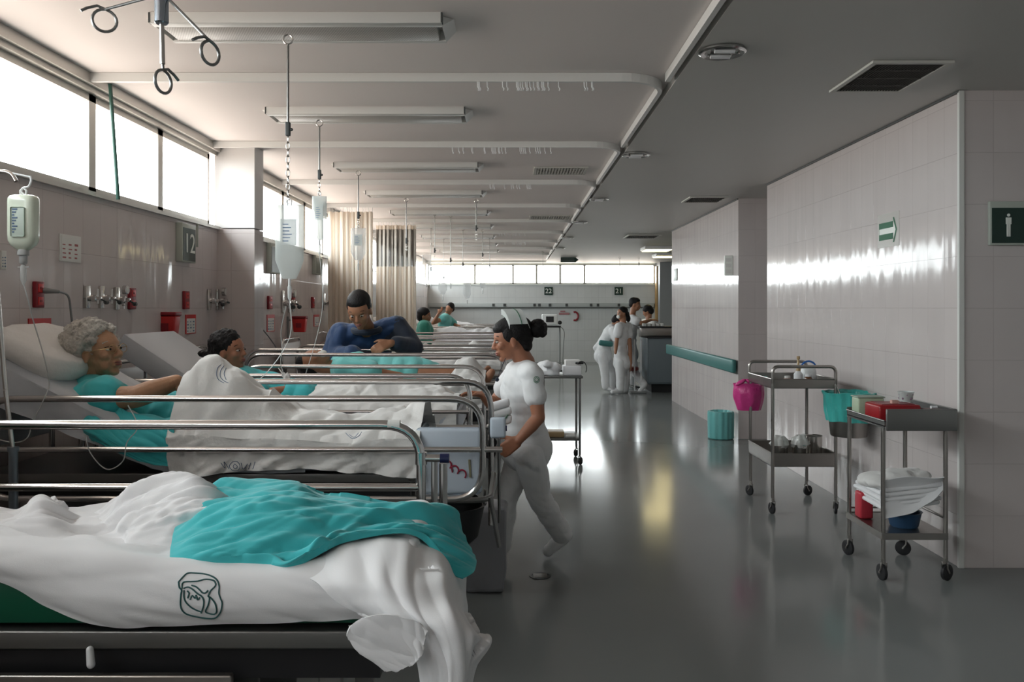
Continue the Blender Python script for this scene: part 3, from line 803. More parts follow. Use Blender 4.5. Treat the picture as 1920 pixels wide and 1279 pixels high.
# lamp above sign 12: pale conduit
bm = B(); a = WL(365, 400); tube(bm, [(XL + .02, a.y, 2.2), (XL + .02, a.y, 2.02)], .009, 8)
tag(obj('wall_conduit_pipe', bm, M['signframe']), 'short pale conduit pipe running down to bed number sign 12', 'pipe')

# red sharps containers
def sharps(c, s, label, lid=True, bracket=True):
    t = thing('sharps_container', label, 'sharps container', c)
    bm = B(); v = box(bm, -.075 * s, .075 * s, -.05 * s, .05 * s, 0, .15 * s, .012 * s)
    for w_ in v:
        k = .8 + .2 * (w_.co.z / (.15 * s)); w_.co.x *= k; w_.co.y *= k
    obj('bin', bm, M['red'], t)
    bm = B(); box(bm, -.08 * s, .08 * s, -.055 * s, .055 * s, .148 * s, .175 * s, .008 * s); obj('lid', bm, M['red'] if not lid else M['darkred'], t)
    bm = B(); box(bm, -.03 * s, .03 * s, -.052 * s, -.048 * s, .05 * s, .10 * s); obj('warning_label', bm, M['darkred'], t, smooth=False)
    if bracket:
        bm = B(); box(bm, -.12 * s, -.07 * s, -.01, .01, .12 * s, .14 * s); box(bm, -.14 * s, -.118 * s, -.02, .02, -.25 * s, .17 * s); obj('bracket', bm, M['grey'], t, smooth=False)
sharps(P(562, 623, 8.9) - Vector((0, 0, .0)), 1.0, 'red sharps container on a wall bracket past the tiled column')
sharps(P(313, 634, 5.75), 1.05, 'red sharps container on the wall behind the raised bed backrest')
t = thing('plastic_jar', 'frosted plastic jar standing above the red sharps container by the wall', 'jar', P(298, 608, 5.8))
bm = B(); lathe(bm, [(0, 0), (.035, 0), (.037, .06), (.03, .07), (0, .072)], seg=20); obj('jar_body', bm, M['fogbag'], t)
# suction jars under the second group of outlets
for i, u in enumerate((418, 432)):
    t = thing('suction_jar', ['clear glass suction jar on the wall, left one of the pair by the column', 'clear glass suction jar on the wall, right one of the pair by the column'][i], 'jar', WL(u, 606) + Vector((.07, 0, 0)))
    bm = B(); lathe(bm, [(0, 0), (.03, .002), (.032, .09), (.024, .1), (0, .1)], seg=18); obj('glass_body', bm, M['clearbag'], t)
    bm = B(); lathe(bm, [(0, .1), (.027, .1), (.027, .118), (0, .12)], seg=18); box(bm, -.075, 0, -.006, .006, .104, .114); obj('cap', bm, M['whiteplastic'], t)

# ================================================================== curtains
def curtain(y, x0, x1, ztop, zbot, amp, n, label, net=.45, seed=1):
    t = thing('privacy_curtain', label, 'curtain', ((x0 + x1) / 2, y, zbot), 0, None)
    r = random.Random(seed); ph = [r.uniform(0, 6.28) for _ in range(6)]
    def pt(s, z):
        f = n * 2 * PI * (s + .02 * math.sin(7 * s + ph[0])); k = .75 + .25 * (ztop - z) / (ztop - zbot)
        return Vector((x0 + (x1 - x0) * s + .012 * math.sin(f * 2 + ph[1]), y + amp * k * math.sin(f + .35 * math.sin(z * 1.5 + ph[2])) + amp * .4 * math.sin(f * .37 + ph[3]), z))
    def sheet(nm, za, zb, m, nz):
        G = [[pt(j / 220, za + (zb - za) * i / nz) for j in range(221)] for i in range(nz + 1)]
        return grid_surface(nm, G, m, t, .002)
    sheet('heading', ztop, ztop - .06, M['curtain'], 2)
    if net: sheet('net_band', ztop - .06, ztop - net, M['mesh'], 8)
    sheet('cloth', ztop - (net or .06), zbot, M['curtain'], 30)
    for k in range(14):
        s = (k + .5) / 14; p = pt(s, ztop)
        bm = B(); tube(bm, [p + Vector((0, 0, -.02)), p + Vector((.006, 0, .02)), Vector((p.x, y, 2.85))], .003, 5); obj('hook', bm, M['whiteplastic'], t, world=True)
curtain(10.55, -2.38, -1.80, 2.79, .40, .045, 9, 'cream privacy curtain gathered by the side windows, behind the man in blue', net=0, seed=3)
curtain(12.35, -2.06, -1.47, 2.80, .40, .05, 9, 'cream privacy curtain with brown net band, right of its neighbour', net=.62, seed=5)

# ================================================================== drip bags, hooks and poles
def ring_hook(bm, c, r, th, ang=0.0, tail=None):
    pts = [Vector(c) + Vector((math.cos(ang) * r * math.cos(a), math.sin(ang) * r * math.cos(a), r * math.sin(a))) for a in [PI / 2 + 2 * PI * k / 22 * .93 for k in range(23)]]
    tube(bm, pts, th, 8)
def drop_rod(u, v_top, Y, v_rod, v_end, label, ztop=ZW - .052, rr=.0055, chain=True, ring=True, adjust=True):
    a = P(u, v_top, Y); a.z = min(a.z, ztop); b = P(u, v_rod, Y); e = P(u, v_end, Y)
    t = thing('drip_hanger', label, 'drip hanger', (a.x, a.y, ztop))
    bm = B(); ring_hook(bm, (a.x, a.y, ztop - .028), .022, .004); obj('ceiling_ring', bm, M['steel'], t, world=True)
    bm = B(); tube(bm, [(a.x, a.y, ztop - .05), (b.x, b.y, b.z)], rr, 10); obj('rod', bm, M['darksteel'], t, world=True)
    if adjust:
        bm = B(); box(bm, b.x - .011, b.x + .011, b.y - .011, b.y + .011, b.z - .03, b.z + .035, .004)
        ell(bm, (b.x + .016, b.y, b.z + .0), .008)
        obj('clamp', bm, M['darkgrey'], t, world=True)
    bm = B(); n = max(4, int((b.z - e.z) / .035)); z = b.z - .03
    L = (z - e.z) / n
    for k in range(n):
        zc = z - L * (k + .5)
        pts = [Vector((b.x + (.008 * math.cos(q) if k % 2 else 0), b.y + (0 if k % 2 else .008 * math.cos(q)), zc + L * .58 * math.sin(q))) for q in [2 * PI * i / 12 for i in range(12)]]
        tube(bm, pts, .0022, 6, closed=True)
    obj('chain', bm, M['steel'], t, world=True)
    return t
def bag(u, v0, Y, w, h, label, m='clearbag', liquid=None, level=.6, lab=True, line_to=None, chamber=True, name='drip_bag', flare=0.0):
    """soft drip bag; v0 picture height of its top"""
    p = P(u, v0, Y); t = thing(name, label, 'drip bag', (p.x, p.y, p.z - h))
    bm = B(); ns, nz = 24, 16
    rings = []
    for i in range(nz + 1):
        s = i / nz; z = h * s
        ww = w / 2 * (min(1, .35 + 2.6 * s) ** .7 if s < .25 else 1.0) * (1 + flare * (s - .5)); d = .018 * math.sin(PI * min(1, max(0.04, (1 - s) * .95 + .03))) ** .6 + .002
        rings.append([bm.verts.new((ww * math.copysign(abs(math.cos(q)) ** .7, math.cos(q)), d * math.copysign(abs(math.sin(q)) ** .8, math.sin(q)), z)) for q in [2 * PI * k / ns for k in range(ns)]])
    for i in range(nz):
        for k in range(ns): bm.faces.new((rings[i][k], rings[i][(k + 1) % ns], rings[i + 1][(k + 1) % ns], rings[i + 1][k]))
    bm.faces.new(rings[0]); bm.faces.new(rings[-1])
    obj('bag_skin', bm, M[m], t)
    if liquid:
        bm = B(); box(bm, -w * .42, w * .42, -.012, .012, h * .1, h * level, .008); obj('liquid', bm, M[liquid], t)
    bm = B(); tube(bm, [(-.008, 0, h - .005), (-.01, 0, h + .02), (0, 0, h + .03), (.01, 0, h + .02), (.008, 0, h - .005)], .003, 6); obj('hanging_loop', bm, M['whiteplastic'], t)
    if lab:
        bm = B(); box(bm, -w * .28, w * .28, -.0215, -.0205, h * .45, h * .8); obj('printed_label', bm, M['fogbag'], t, smooth=False)
        bm = B()
        for k in range(6): box(bm, -w * .2, w * (.0 + .03 * (k * 7 % 5)), -.0225, -.0216, h * (.5 + .045 * k), h * (.512 + .045 * k))
        obj('label_print', bm, M['blueink'], t, smooth=False)
    if chamber:
        bm = B(); tube(bm, [(0, 0, .005), (0, 0, -.035)], .006, 10); obj('port', bm, M['whiteplastic'], t)
        bm = B(); lathe(bm, [(0, -.10), (.004, -.10), (.009, -.09), (.010, -.04), (.006, -.03), (0, -.03)], seg=14); obj('drip_chamber', bm, M['tube'], t)
    if line_to:
        s0 = Vector((p.x, p.y, p.z - h - .10)); bm = B(); tube(bm, catmull([s0] + [Vector(q) for q in line_to], 10), .0022, 6); obj('drip_line', bm, M['tube'], t, world=True)
    return t
drop_rod(540, 45, 3.87, 243, 382, 'drip hanger rod on the nearest ceiling lamp row, holding the long cloudy drip bag')
bag(543, 384, 3.87, .135, .35, 'long half collapsed drip bag hanging from the nearest ceiling rod', 'fogbag', line_to=[(-1.06, 3.87, 1.4), (-1.2, 3.8, 1.2), (-1.45, 3.7, 1.08)])
drop_rod(599, 212, 5.62, 328, 366, 'second drip hanger rod, holding the square drip bag in front of the windows')
bag(599, 368, 5.62, .10, .30, 'square cloudy drip bag hanging from the second ceiling rod', 'fogbag', line_to=[(-1.3, 5.6, 1.6), (-1.32, 5.5, 1.35), (-1.35, 5.3, 1.1)])
drop_rod(672, 322, 7.7, 404, 426, 'third drip hanger rod, its bag hanging before the first cream curtain')
bag(672, 428, 7.7, .14, .30, 'clear drip bag hanging before the first cream curtain', line_to=[(-1.45, 7.6, 1.6), (-1.42, 7.2, 1.3), (-1.40, 6.6, 1.12)])
drop_rod(893, 366, 9.7, 428, 452, 'drip hanger rod with dark clamp, alone in the middle of the ward ceiling')
drop_rod(762, 376, 9.6, 452, 470, 'thin drip hanger rod passing in front of the second cream curtain', rr=.005)
spots = [(815, 402, 11.4, 470, 484), (845, 402, 11.6, 488, 500), (808, 430, 13.3, 505, 520), (868, 430, 13.6, 496, 530), (905, 430, 13.9, 478, 516), (918, 440, 15.2, 500, 514), (832, 440, 15.4, 520, 536), (1018, 470, 19.2, 516, 522), (1162, 470, 20.5, 515, 521), (1198, 470, 20.5, 495, 513)]
for u, a, Y, r_, e in spots:
    o = drop_rod(u, a, Y, r_, e, 'thin distant drip hanger rod seen against the back windows', ztop=ZW - .01 if u < 1100 else ZC - .01, rr=.004, chain=True)
    o['group'] = 'distant drip hanger rods'
for i, (u, v, Y, w_, h_, mm) in enumerate([(808, 500, 13.3, .13, .26, 'clearbag'), (830, 520, 11.5, .12, .24, 'clearbag'), (845, 502, 11.6, .11, .2, 'fogbag'), (800, 478, 12.6, .13, .4, 'clearbag'), (876, 530, 13.6, .12, .26, 'clearbag'), (905, 518, 13.9, .1, .2, 'clearbag')]):
    bag(u, v, Y, w_, h_, 'distant clear drip bag hanging over the far beds, seen against the back windows', mm, lab=False)['group'] = 'distant drip bags'

# five armed hook rack hanging at the very top
c = P(303, 45, 2.24)
t = thing('hook_rack', 'chrome ceiling rack with curled hooks hanging at the top left, nearest the viewer', 'hook rack', (c.x, c.y, ZW))
bm = B(); lathe(bm, [(0, c.z), (.015, c.z), (.0185, c.z + .004), (.0185, c.z + .12), (.013, c.z + .125), (.013, ZW - .02), (.05, ZW - .018), (.05, ZW - .001), (0, ZW - .001)], (c.x, c.y, 0), 24); obj('sleeve', bm, mat('blue chrome sleeve', (.42, .48, .55), .18, 1.0), t, world=True)
bm = B(); tube(bm, [c + Vector((0, 0, .01)), P(305, 120, 2.24)], .0065, 10); obj('stem', bm, M['steel'], t, world=True)
def curl(bm, a, b, r, ang=0.0):
    """arm from a to b then a ring"""
    a, b = Vector(a), Vector(b); d = Vector((math.cos(ang), math.sin(ang), 0)); s = 1 if (b - a).dot(d) > 0 else -1
    ringc = b + Vector((0, 0, -r))
    pts = [a, b.lerp(a, .02)] + [ringc + d * (s * r * math.sin(q)) + Vector((0, 0, r * math.cos(q))) for q in [2 * PI * k / 20 for k in range(1, 20)]]
    pts += [b + d * s * r * .6 + Vector((0, 0, .008)), b + d * s * r * 1.4 + Vector((0, 0, -.002)), b + d * s * r * 1.9 + Vector((0, 0, -.012))]
    tube(bm, pts, .0042, 8)
for a, b, r, ang in [(P(292, -8, 2.24), P(196, 18, 2.30), .031, .45), (P(314, -4, 2.24), P(394, 78, 2.14), .030, 1.1), (P(305, 118, 2.24), P(306, 132, 2.24), .031, 1.25), (P(300, -10, 2.24), P(250, -60, 2.05), .03, .2)]:
    bm = B(); curl(bm, a, b, r, ang); obj('hook_arm', bm, M['darksteel'], t, world=True)

# drip pole beside the old woman's bed, with its bottle
Y0 = 3.2
t = thing('drip_pole', 'steel drip pole rising past the left edge between the two nearest beds', 'drip pole', P(26, 1000, Y0) * 1 - Vector((0, 0, P(26, 1000, Y0).z)))
bm = B(); b0 = P(26, 1000, Y0); tube(bm, [(b0.x, Y0, .03), P(25, 842, Y0)], .017, 14); tube(bm, [P(25, 846, Y0), P(25, 838, Y0)], .021, 14); obj('lower_tube', bm, M['bluesteel'], t, world=True)
bm = B(); tube(bm, catmull([P(24, 845, Y0), P(19, 800, Y0), P(11, 735, Y0), P(3, 640, Y0), P(-8, 500, Y0), P(-16, 380, Y0), P(-14, 335, Y0), P(0, 322, Y0), P(20, 326, Y0), P(30, 340, Y0)], 8), .0085, 12); obj('upper_rod', bm, M['steel'], t, world=True)
bm = B(); tube(bm, catmull([P(57, 330, Y0), P(58, 340, Y0), P(53, 350, Y0), P(44, 352, Y0), P(40, 358, Y0), P(44, 364, Y0)], 6), .004, 8); tube(bm, [P(-10, 318, Y0), P(58, 332, Y0)], .0035, 8); obj('hook', bm, M['whiteplastic'], t, world=True)
bm = B()
for k in range(5):
    q = 2 * PI * k / 5; tube(bm, [(b0.x, Y0, .09), (b0.x + .26 * math.cos(q), Y0 + .26 * math.sin(q), .06)], .012, 8); ell(bm, (b0.x + .26 * math.cos(q), Y0 + .26 * math.sin(q), .032), (.03, .03, .032))
obj('wheeled_base', bm, M['darkgrey'], t, world=True)
p = P(44, 366, Y0)
t = thing('drip_bottle', 'pale green drip bottle hanging upside down at the upper left', 'drip bottle', (p.x, p.y, p.z - .25))
w_, zt, zb = .056, p.z, P(44, 470, Y0).z
bm = B(); rings = []
for s, k in ((0, .62), (.02, .86), (.06, .98), (.12, 1), (.7, 1.0), (.82, .97), (.90, .82), (.96, .55), (1, .32)):
    z = zt + (zb - zt) * s
    rings.append([bm.verts.new((p.x + w_ * k * math.copysign(abs(math.cos(q)) ** .6, math.cos(q)), p.y + .034 * k * math.copysign(abs(math.sin(q)) ** .7, math.sin(q)), z)) for q in [2 * PI * i / 32 for i in range(32)]])
for i in range(len(rings) - 1):
    for k in range(32): bm.faces.new((rings[i][k], rings[i][(k + 1) % 32], rings[i + 1][(k + 1) % 32], rings[i + 1][k]))
bm.faces.new(rings[0]); bm.faces.new(rings[-1])
obj('bottle_wall', bm, mat('pale green bottle plastic', (.70, .76, .64), .22, coat=.4), t, world=True)
bm = B(); tube(bm, [(p.x - .01, p.y - .001, zt), (p.x - .012, p.y, zt + .018), (p.x, p.y, zt + .028), (p.x + .012, p.y, zt + .018), (p.x + .01, p.y - .001, zt)], .004, 8); obj('hanging_loop', bm, M['whiteplastic'], t, world=True)
bm = B(); box(bm, p.x - .028, p.x + .026, p.y - .0365, p.y - .0345, zt - .165, zt - .05, .006); obj('label_window', bm, mat('grey green bottle label', (.52, .60, .54), .5), t, world=True)
bm = B()
for k in range(9): box(bm, p.x - .022, p.x - .014 + .006 * (k % 3), p.y - .0378, p.y - .0366, zt - .15 + k * .011, zt - .144 + k * .011)
obj('label_print', bm, M['blueink'], t, world=True, smooth=False)
bm = B(); lathe(bm, [(0, zb - .052), (.012, zb - .052), (.015, zb - .045), (.015, zb - .02), (.021, zb - .018), (.021, zb - .004), (.018, zb + .004), (0, zb + .004)], (p.x, p.y, 0), 20); obj('stopper', bm, mat('grey stopper', (.42, .43, .43), .5), t, world=True)
bm = B(); lathe(bm, [(0, zb - .135), (.004, zb - .135), (.011, zb - .115), (.012, zb - .07), (.008, zb - .055), (0, zb - .052)], (p.x, p.y, 0), 16); box(bm, p.x - .022, p.x + .022, p.y - .003, p.y + .003, zb - .066, zb - .062); obj('drip_chamber', bm, M['tube'], t, world=True)
bm = B(); tube(bm, catmull([(p.x, p.y, zb - .13), P(52, 560, 3.2), P(62, 600, 3.25), P(80, 660, 3.35), P(92, 715, 3.4), P(84, 745, 3.4), P(62, 790, 3.38), P(52, 820, 3.38), P(30, 830, 3.38), P(-4, 824, 3.38)], 8), .0024, 6); obj('drip_line', bm, M['tube'], t, world=True)
bm = B(); tube(bm, catmull([P(160, 815, 3.42), P(170, 850, 3.42), P(200, 880, 3.42), P(230, 865, 3.42), P(238, 830, 3.42), P(258, 800, 3.42), P(240, 760, 3.42)], 8), .0024, 6)
tag(obj('drip_line', bm, M['tube']), 'loop of clear tubing hanging on the rail by the old woman', 'tubing')
t = thing('bandage_tie', 'white bandage knotted round the rail of the third bed', 'bandage', P(536, 708, 4.57))
bm = B()
for k in range(5): cap(bm, P(530 + 3 * k, 703 - (k % 2) * 3, 4.565), .006, P(534 + 2 * k, 712 + (k % 3) * 3, 4.56), .005)
cap(bm, P(536, 706, 4.56), .009, P(534, 722, 4.56), .004); cap(bm, P(530, 701, 4.56), .005, P(522, 690, 4.57), .003)
remesh(bm, 'knot', M['linen2'], t, .003, 2)
bm = B(); tube(bm, catmull([P(532, 700, 4.57), P(526, 680, 4.57), P(529, 655, 4.55), P(527, 620, 4.5), P(536, 575, 4.2)], 8), .0022, 6); obj('tubing', bm, M['tube'], t, world=True)
# ================================================================== wheeled steel carts
def caster(parent, p, r=.04, name='caster', ang=0.0, tw=.022):
    x, y = p
    bm = B(); q = Matrix.Rotation(ang, 3, 'Z')
    def W(v): return Vector((x, y, 0)) + q @ Vector(v)
    # wheel
    rings = []
    bm2 = B(); lathe(bm2, [(0, -tw / 2), (r * .8, -tw / 2), (r, -tw / 2 + .004), (r, tw / 2 - .004), (r * .8, tw / 2), (0, tw / 2)], (0, 0, 0), 24, 'Y')
    for v in bm2.verts: v.co = W(v.co + Vector((.012, 0, r)))
    o = obj(name, bm2, M['black'], parent)
    bm.free(); bm = B()
    for s in (-1, 1):
        pts = [W((-.006, s * (tw / 2 + .004), 2 * r + .012)), W((-.006, s * (tw / 2 + .004), r * 1.6)), W((.012, s * (tw / 2 + .004), r))]
        tube(bm, pts, .005, 6)
    tube(bm, [W((-.004, 0, 2 * r + .006)), W((-.004, 0, 2 * r + .035))], .011, 10)
    tube(bm, [W((.012, -tw / 2 - .006, r)), W((.012, tw / 2 + .006, r))], .006, 8)
    obj('fork', bm, M['cartsteel'], o)
    return o
def tray(bm, x0, x1, y0, y1, z, h, t=.004):
    box(bm, x0, x1, y0, y1, z, z + t)
    box(bm, x0, x1, y0, y0 + t, z, z + h); box(bm, x0, x1, y1 - t, y1, z, z + h)
    box(bm, x0, x0 + t, y0, y1, z, z + h); box(bm, x1 - t, x1, y0, y1, z, z + h)
    r = .006
    tube(bm, [(x0, y0, z + h), (x1, y0, z + h), (x1, y1, z + h), (x0, y1, z + h)], r, 8, closed=True)

# cart with buckets
T = thing('dressing_trolley', 'two shelf steel trolley with looped rails and pails, beside the tiled wall', 'trolley', (2.2, 6.45, 0))
x0, x1, y0, y1 = 1.955, 2.43, 6.17, 6.78
for (x, y) in ((x0, y0), (x1, y0), (x0 + .01, y1), (x1, y1)):
    bm = B(); tube(bm, [(x, y, .12), (x, y, 1.02)], .0125, 12); l = obj('leg', bm, M['cartsteel'], T, world=True)
for (x, y), a in zip(((x0, y0), (x1, y0), (x0 + .01, y1), (x1, y1)), (1.8, 1.3, 2.0, .4)): put = caster(T, (0, 0), .042, ang=a); put.location = (x - 2.2, y - 6.45, 0)
bm = B(); tray(bm, x0 - .005, x1 + .005, y0 - .005, y1 + .005, .945, .07); obj('top_tray', bm, M['cartsteel'], T, world=True, smooth=False)
bm = B(); tray(bm, x0 - .005, x1 + .005, y0 - .005, y1 + .005, .355, .10); obj('bottom_shelf', bm, M['cartsteel'], T, world=True, smooth=False)
for y in (y0, y1):
    bm = B(); tube(bm, rounded([(x0, y, .98), (x0, y, 1.11), (x1, y, 1.11), (x1, y, .98)], .05, 8), .0125, 12); obj('rail', bm, M['cartsteel'], T, world=True)
# things on its top
def bottle_thing(name, label, cat, loc, prof, m, capm=None, capprof=None):
    t = thing(name, label, cat, loc)
    bm = B(); lathe(bm, prof, seg=24); obj('body', bm, m, t)
    if capprof: bm = B(); lathe(bm, capprof, seg=20); obj('cap', bm, capm, t)
    return t
zt = .949
bottle_thing('spray_bottle', 'white bottle with tan pump top on the trolley with pails', 'bottle', (2.235, 6.42, zt), [(0, 0), (.032, 0), (.034, .01), (.034, .085), (.016, .11), (0, .11)], M['whiteplastic'], M['tan'], [(0, .11), (.017, .11), (.016, .15), (.009, .16), (.009, .20), (.013, .205), (.013, .225), (0, .225)])
t = bottle_thing('jug', 'milky plastic jug with blue handle on the trolley with pails', 'jug', (2.345, 6.5, zt), [(0, 0), (.055, 0), (.06, .01), (.058, .11), (.045, .13), (0, .13)], M['bottle'], M['whiteplastic'], [(0, .13), (.046, .13), (.046, .14), (0, .142)])
bm = B(); tube(bm, [Vector((-.055 * math.cos(a), 0, .135 + .045 * math.sin(a))) for a in [PI * k / 10 for k in range(11)]], .008, 8); obj('handle', bm, M['bluecap'], t)
bottle_thing('jar', 'brown glass jar among the bottles on the trolley top', 'jar', (2.27, 6.30, zt), [(0, 0), (.028, 0), (.03, .01), (.03, .06), (.022, .075), (0, .075)], mat('brown jar glass', (.12, .05, .02), .2), M['whiteplastic'], [(0, .075), (.024, .075), (.024, .095), (0, .096)])
bottle_thing('jar', 'small pinkish jar at the left of the trolley top', 'jar', (2.12, 6.33, zt), [(0, 0), (.026, 0), (.028, .01), (.028, .06), (0, .062)], mat('pinkish jar plastic', (.4, .2, .16), .4), M['paper'], [(0, .06), (.022, .06), (.022, .078), (0, .078)])
bm = B()
G = [[Vector((1.99 + .12 * i / 12, 6.6 + .14 * j / 12, zt + .012 + .03 * math.sin(i * .6) * math.sin(j * .5) + .01 * noise.noise(Vector((i * .4, j * .4, 0))))) for j in range(13)] for i in range(13)]
bm.free(); tag(grid_surface('folded_cloth', G, M['aqua'], None, .004), 'small rumpled green cloth in the far left corner of the trolley tray', 'cloth')
# steel pails on its shelf
def pail(x, y, r, h, label, film=True):
    t = thing('steel_pail', label, 'pail', (x, y, .359), 0, 'steel pails on the trolley shelf')
    bm = B(); lathe(bm, [(0, 0), (r * .94, 0), (r * .96, .005), (r, h), (r + .005, h + .003), (r + .002, h + .006), (r - .004, h), (r * .9, .01), (0, .01)], seg=32); obj('body', bm, M['steel'], t)
    if film:
        bm = B(); rr = random.Random(int(x * 100))
        lathe(bm, [(r - .005, h - .02), (r + .004, h + .008), (r * .9, h + .05), (r * .5, h + .075), (.01, h + .07)], seg=40)
        for v in bm.verts:
            d = noise.noise(v.co * 28 + Vector((x * 9, 0, 0))); v.co += Vector((v.co.x, v.co.y, .02)).normalized() * d * .035
        obj('plastic_liner', bm, plastic_film('crinkled clear liner', (.66, .66, .63), .75, .2), t)
pail(2.06, 6.33, .062, .13, 'steel pail with crinkled liner, left on the trolley shelf')
pail(2.22, 6.33, .062, .135, 'steel pail with crinkled liner, middle of the trolley shelf')
pail(2.36, 6.42, .060, .19, 'taller plain steel pail at the right of the trolley shelf', False)
# bucket with turquoise liner, hooked on the trolley's right side
t = thing('waste_bucket', 'steel bucket with turquoise liner hooked on the trolley side', 'bucket', (2.50, 6.1, .60))
bm = B(); lathe(bm, [(0, 0), (.125, 0), (.13, .006), (.165, .30), (.158, .30), (.12, .012), (0, .012)], seg=40); obj('body', bm, M['cartsteel'], t)
bm = B(); lathe(bm, [(.15, .12), (.162, .115), (.168, .19), (.175, .225), (.178, .30), (.19, .325), (.182, .33), (.165, .315), (.155, .25), (.11, .16), (0, .15)], seg=90)
for v in bm.verts:
    r_ = math.hypot(v.co.x, v.co.y)
    if r_ > .05:
        a = math.atan2(v.co.y, v.co.x); k = .005 * math.sin(a * 17 + v.co.z * 9) + .012 * noise.noise(Vector((math.cos(a) * 3, math.sin(a) * 3, v.co.z * 14)))
        v.co.x *= 1 + k / r_; v.co.y *= 1 + k / r_; v.co.z += .012 * noise.noise(Vector((math.cos(a) * 2, math.sin(a) * 2, 5 + v.co.z * 3)))
obj('liner', bm, M['bagteal'], t)
bm = B(); tube(bm, rounded([(-.06, .02, .31), (-.075, .04, .37), (-.075, .11, .37)], .01), .005, 8); obj('hanger', bm, M['cartsteel'], t)
# pink bag on the trolley's other side
t = thing('plastic_bag', 'magenta plastic bag hanging from the left of the trolley with pails', 'bag', (1.97, 6.85, .70))
def softbag(t, w, d, z0, z1, m, seed, rim=.03, name='film'):
    bm = B(); rings = []; n = 48; nz = 16
    for i in range(nz + 1):
        s = i / nz; z = z0 + (z1 - z0) * s; k = .55 + .55 * math.sin(PI * (.18 + .5 * s)) if s < .88 else 1.02 + rim * (s - .88) * 60 * .5
        rings.append([bm.verts.new((w * k * math.cos(a) * (1 + .10 * noise.noise(Vector((math.cos(a) * 2.5, math.sin(a) * 2.5, z * 9 + seed))) + .03 * math.sin(a * 9 + seed)), d * k * math.sin(a) * (1 + .14 * noise.noise(Vector((math.cos(a) * 2.5, math.sin(a) * 2.5, z * 9 + seed + 7)))), z + .02 * noise.noise(Vector((a * 1.0, seed, 0))) * (s > .8))) for a in [2 * PI * j / n for j in range(n)]])
    for i in range(nz):
        for k in range(n): bm.faces.new((rings[i][k], rings[i][(k + 1) % n], rings[i + 1][(k + 1) % n], rings[i + 1][k]))
    bm.faces.new(rings[0])
    return obj(name, bm, m, t, angle=70)
softbag(t, .115, .085, 0, .22, M['pink'], 3)
bm = B(); tube(bm, [Vector((.11 * math.cos(a), .085 * math.sin(a), .20)) for a in [2 * PI * k / 24 for k in range(24)]], .004, 6, closed=True); obj('holder_ring', bm, M['cartsteel'], t)
for s in (-1, 1):
    bm = B(); ell(bm, (s * .04 - .04, -.05, .235), (.05, .03, .018), Matrix.Rotation(.5 * s, 3, 'Y')); obj('knot', bm, M['pink'], t)
# bin against the pier
t = thing('waste_bin', 'waste bin under a pale turquoise liner, beside the far tiled pier', 'bin', (2.47, 9.75, 0))
bm = B(); lathe(bm, [(0, 0), (.135, 0), (.15, .012), (.152, .30), (.148, .325), (.12, .33), (.10, .29), (0, .27)], seg=80)
for v in bm.verts:
    r_ = math.hypot(v.co.x, v.co.y)
    if r_ > .05:
        a = math.atan2(v.co.y, v.co.x); k = .01 * noise.noise(Vector((math.cos(a) * 4, math.sin(a) * 4, v.co.z * 9))) + .004 * math.sin(a * 13); v.co.x *= 1 + k / r_; v.co.y *= 1 + k / r_
obj('liner', bm, M['binliner'], t)
bm = B(); lathe(bm, [(0, .001), (.12, .001), (.125, .26), (.118, .26), (.11, .01), (0, .01)], seg=32); obj('bin_body', bm, M['grey'], t)

# near trolley by the corner
T = thing('instrument_trolley', 'narrow steel trolley with a deep drawer tray, nearest the viewer on the right', 'trolley', (2.28, 4.9, 0))
x0, x1, y0, y1 = 2.105, 2.46, 4.66, 5.14
L4 = ((x0, y0), (x1, y0), (x0 + .005, y1), (x1, y1))
for (x, y) in L4:
    bm = B(); tube(bm, [(x, y, .11), (x, y, .87)], .0125, 12); obj('leg', bm, M['cartsteel'], T, world=True)
for (x, y), a in zip(L4, (1.7, .5, 1.9, 2.6)): put = caster(T, (0, 0), .046, ang=a, tw=.024); put.location = (x - 2.28, y - 4.9, 0)
bm = B(); X0, X1, Y0_, Y1_ = x0 - .006, x1 + .04, y0 - .03, y1 + .01
box(bm, X0, X1, Y0_, Y1_, .880, .885); box(bm, X0, X1, Y1_ - .004, Y1_, .88, .93); box(bm, X1 - .004, X1, Y0_, Y1_, .88, .977); box(bm, X0, X0 + .004, Y0_, Y1_, .87, .912)
tube(bm, [(X0, Y0_, .912), (X0, Y1_, .912), (X1, Y1_, .93)], .005, 8); tube(bm, [(X1, Y0_, .977), (X1, Y1_, .977)], .005, 8); obj('top_tray', bm, M['darksteel'], T, world=True, smooth=False)
bm = B(); box(bm, x0 + .0, x1 + .045, y0 - .045, y0 - .03, .858, .98, .004); obj('tray_front', bm, M['darksteel'], T, world=True)
bm = B(); box(bm, x0 - .01, x1 + .01, y0 - .01, y1 + .01, .262, .268); box(bm, x0 - .01, x1 + .01, y0 - .012, y0 - .006, .235, .272); box(bm, x0 - .01, x1 + .01, y1 + .006, y1 + .012, .235, .272); box(bm, x0 - .012, x0 - .006, y0 - .01, y1 + .01, .235, .272)
obj('bottom_shelf', bm, M['cartsteel'], T, world=True, smooth=False)
bm = B(); tube(bm, [(x1, y0, .355), (x1, y1, .355)], .008, 8); tube(bm, [(x0, y1, .3), (x1, y1, .3)], .006, 8); obj('cross_bar', bm, M['cartsteel'], T, world=True)
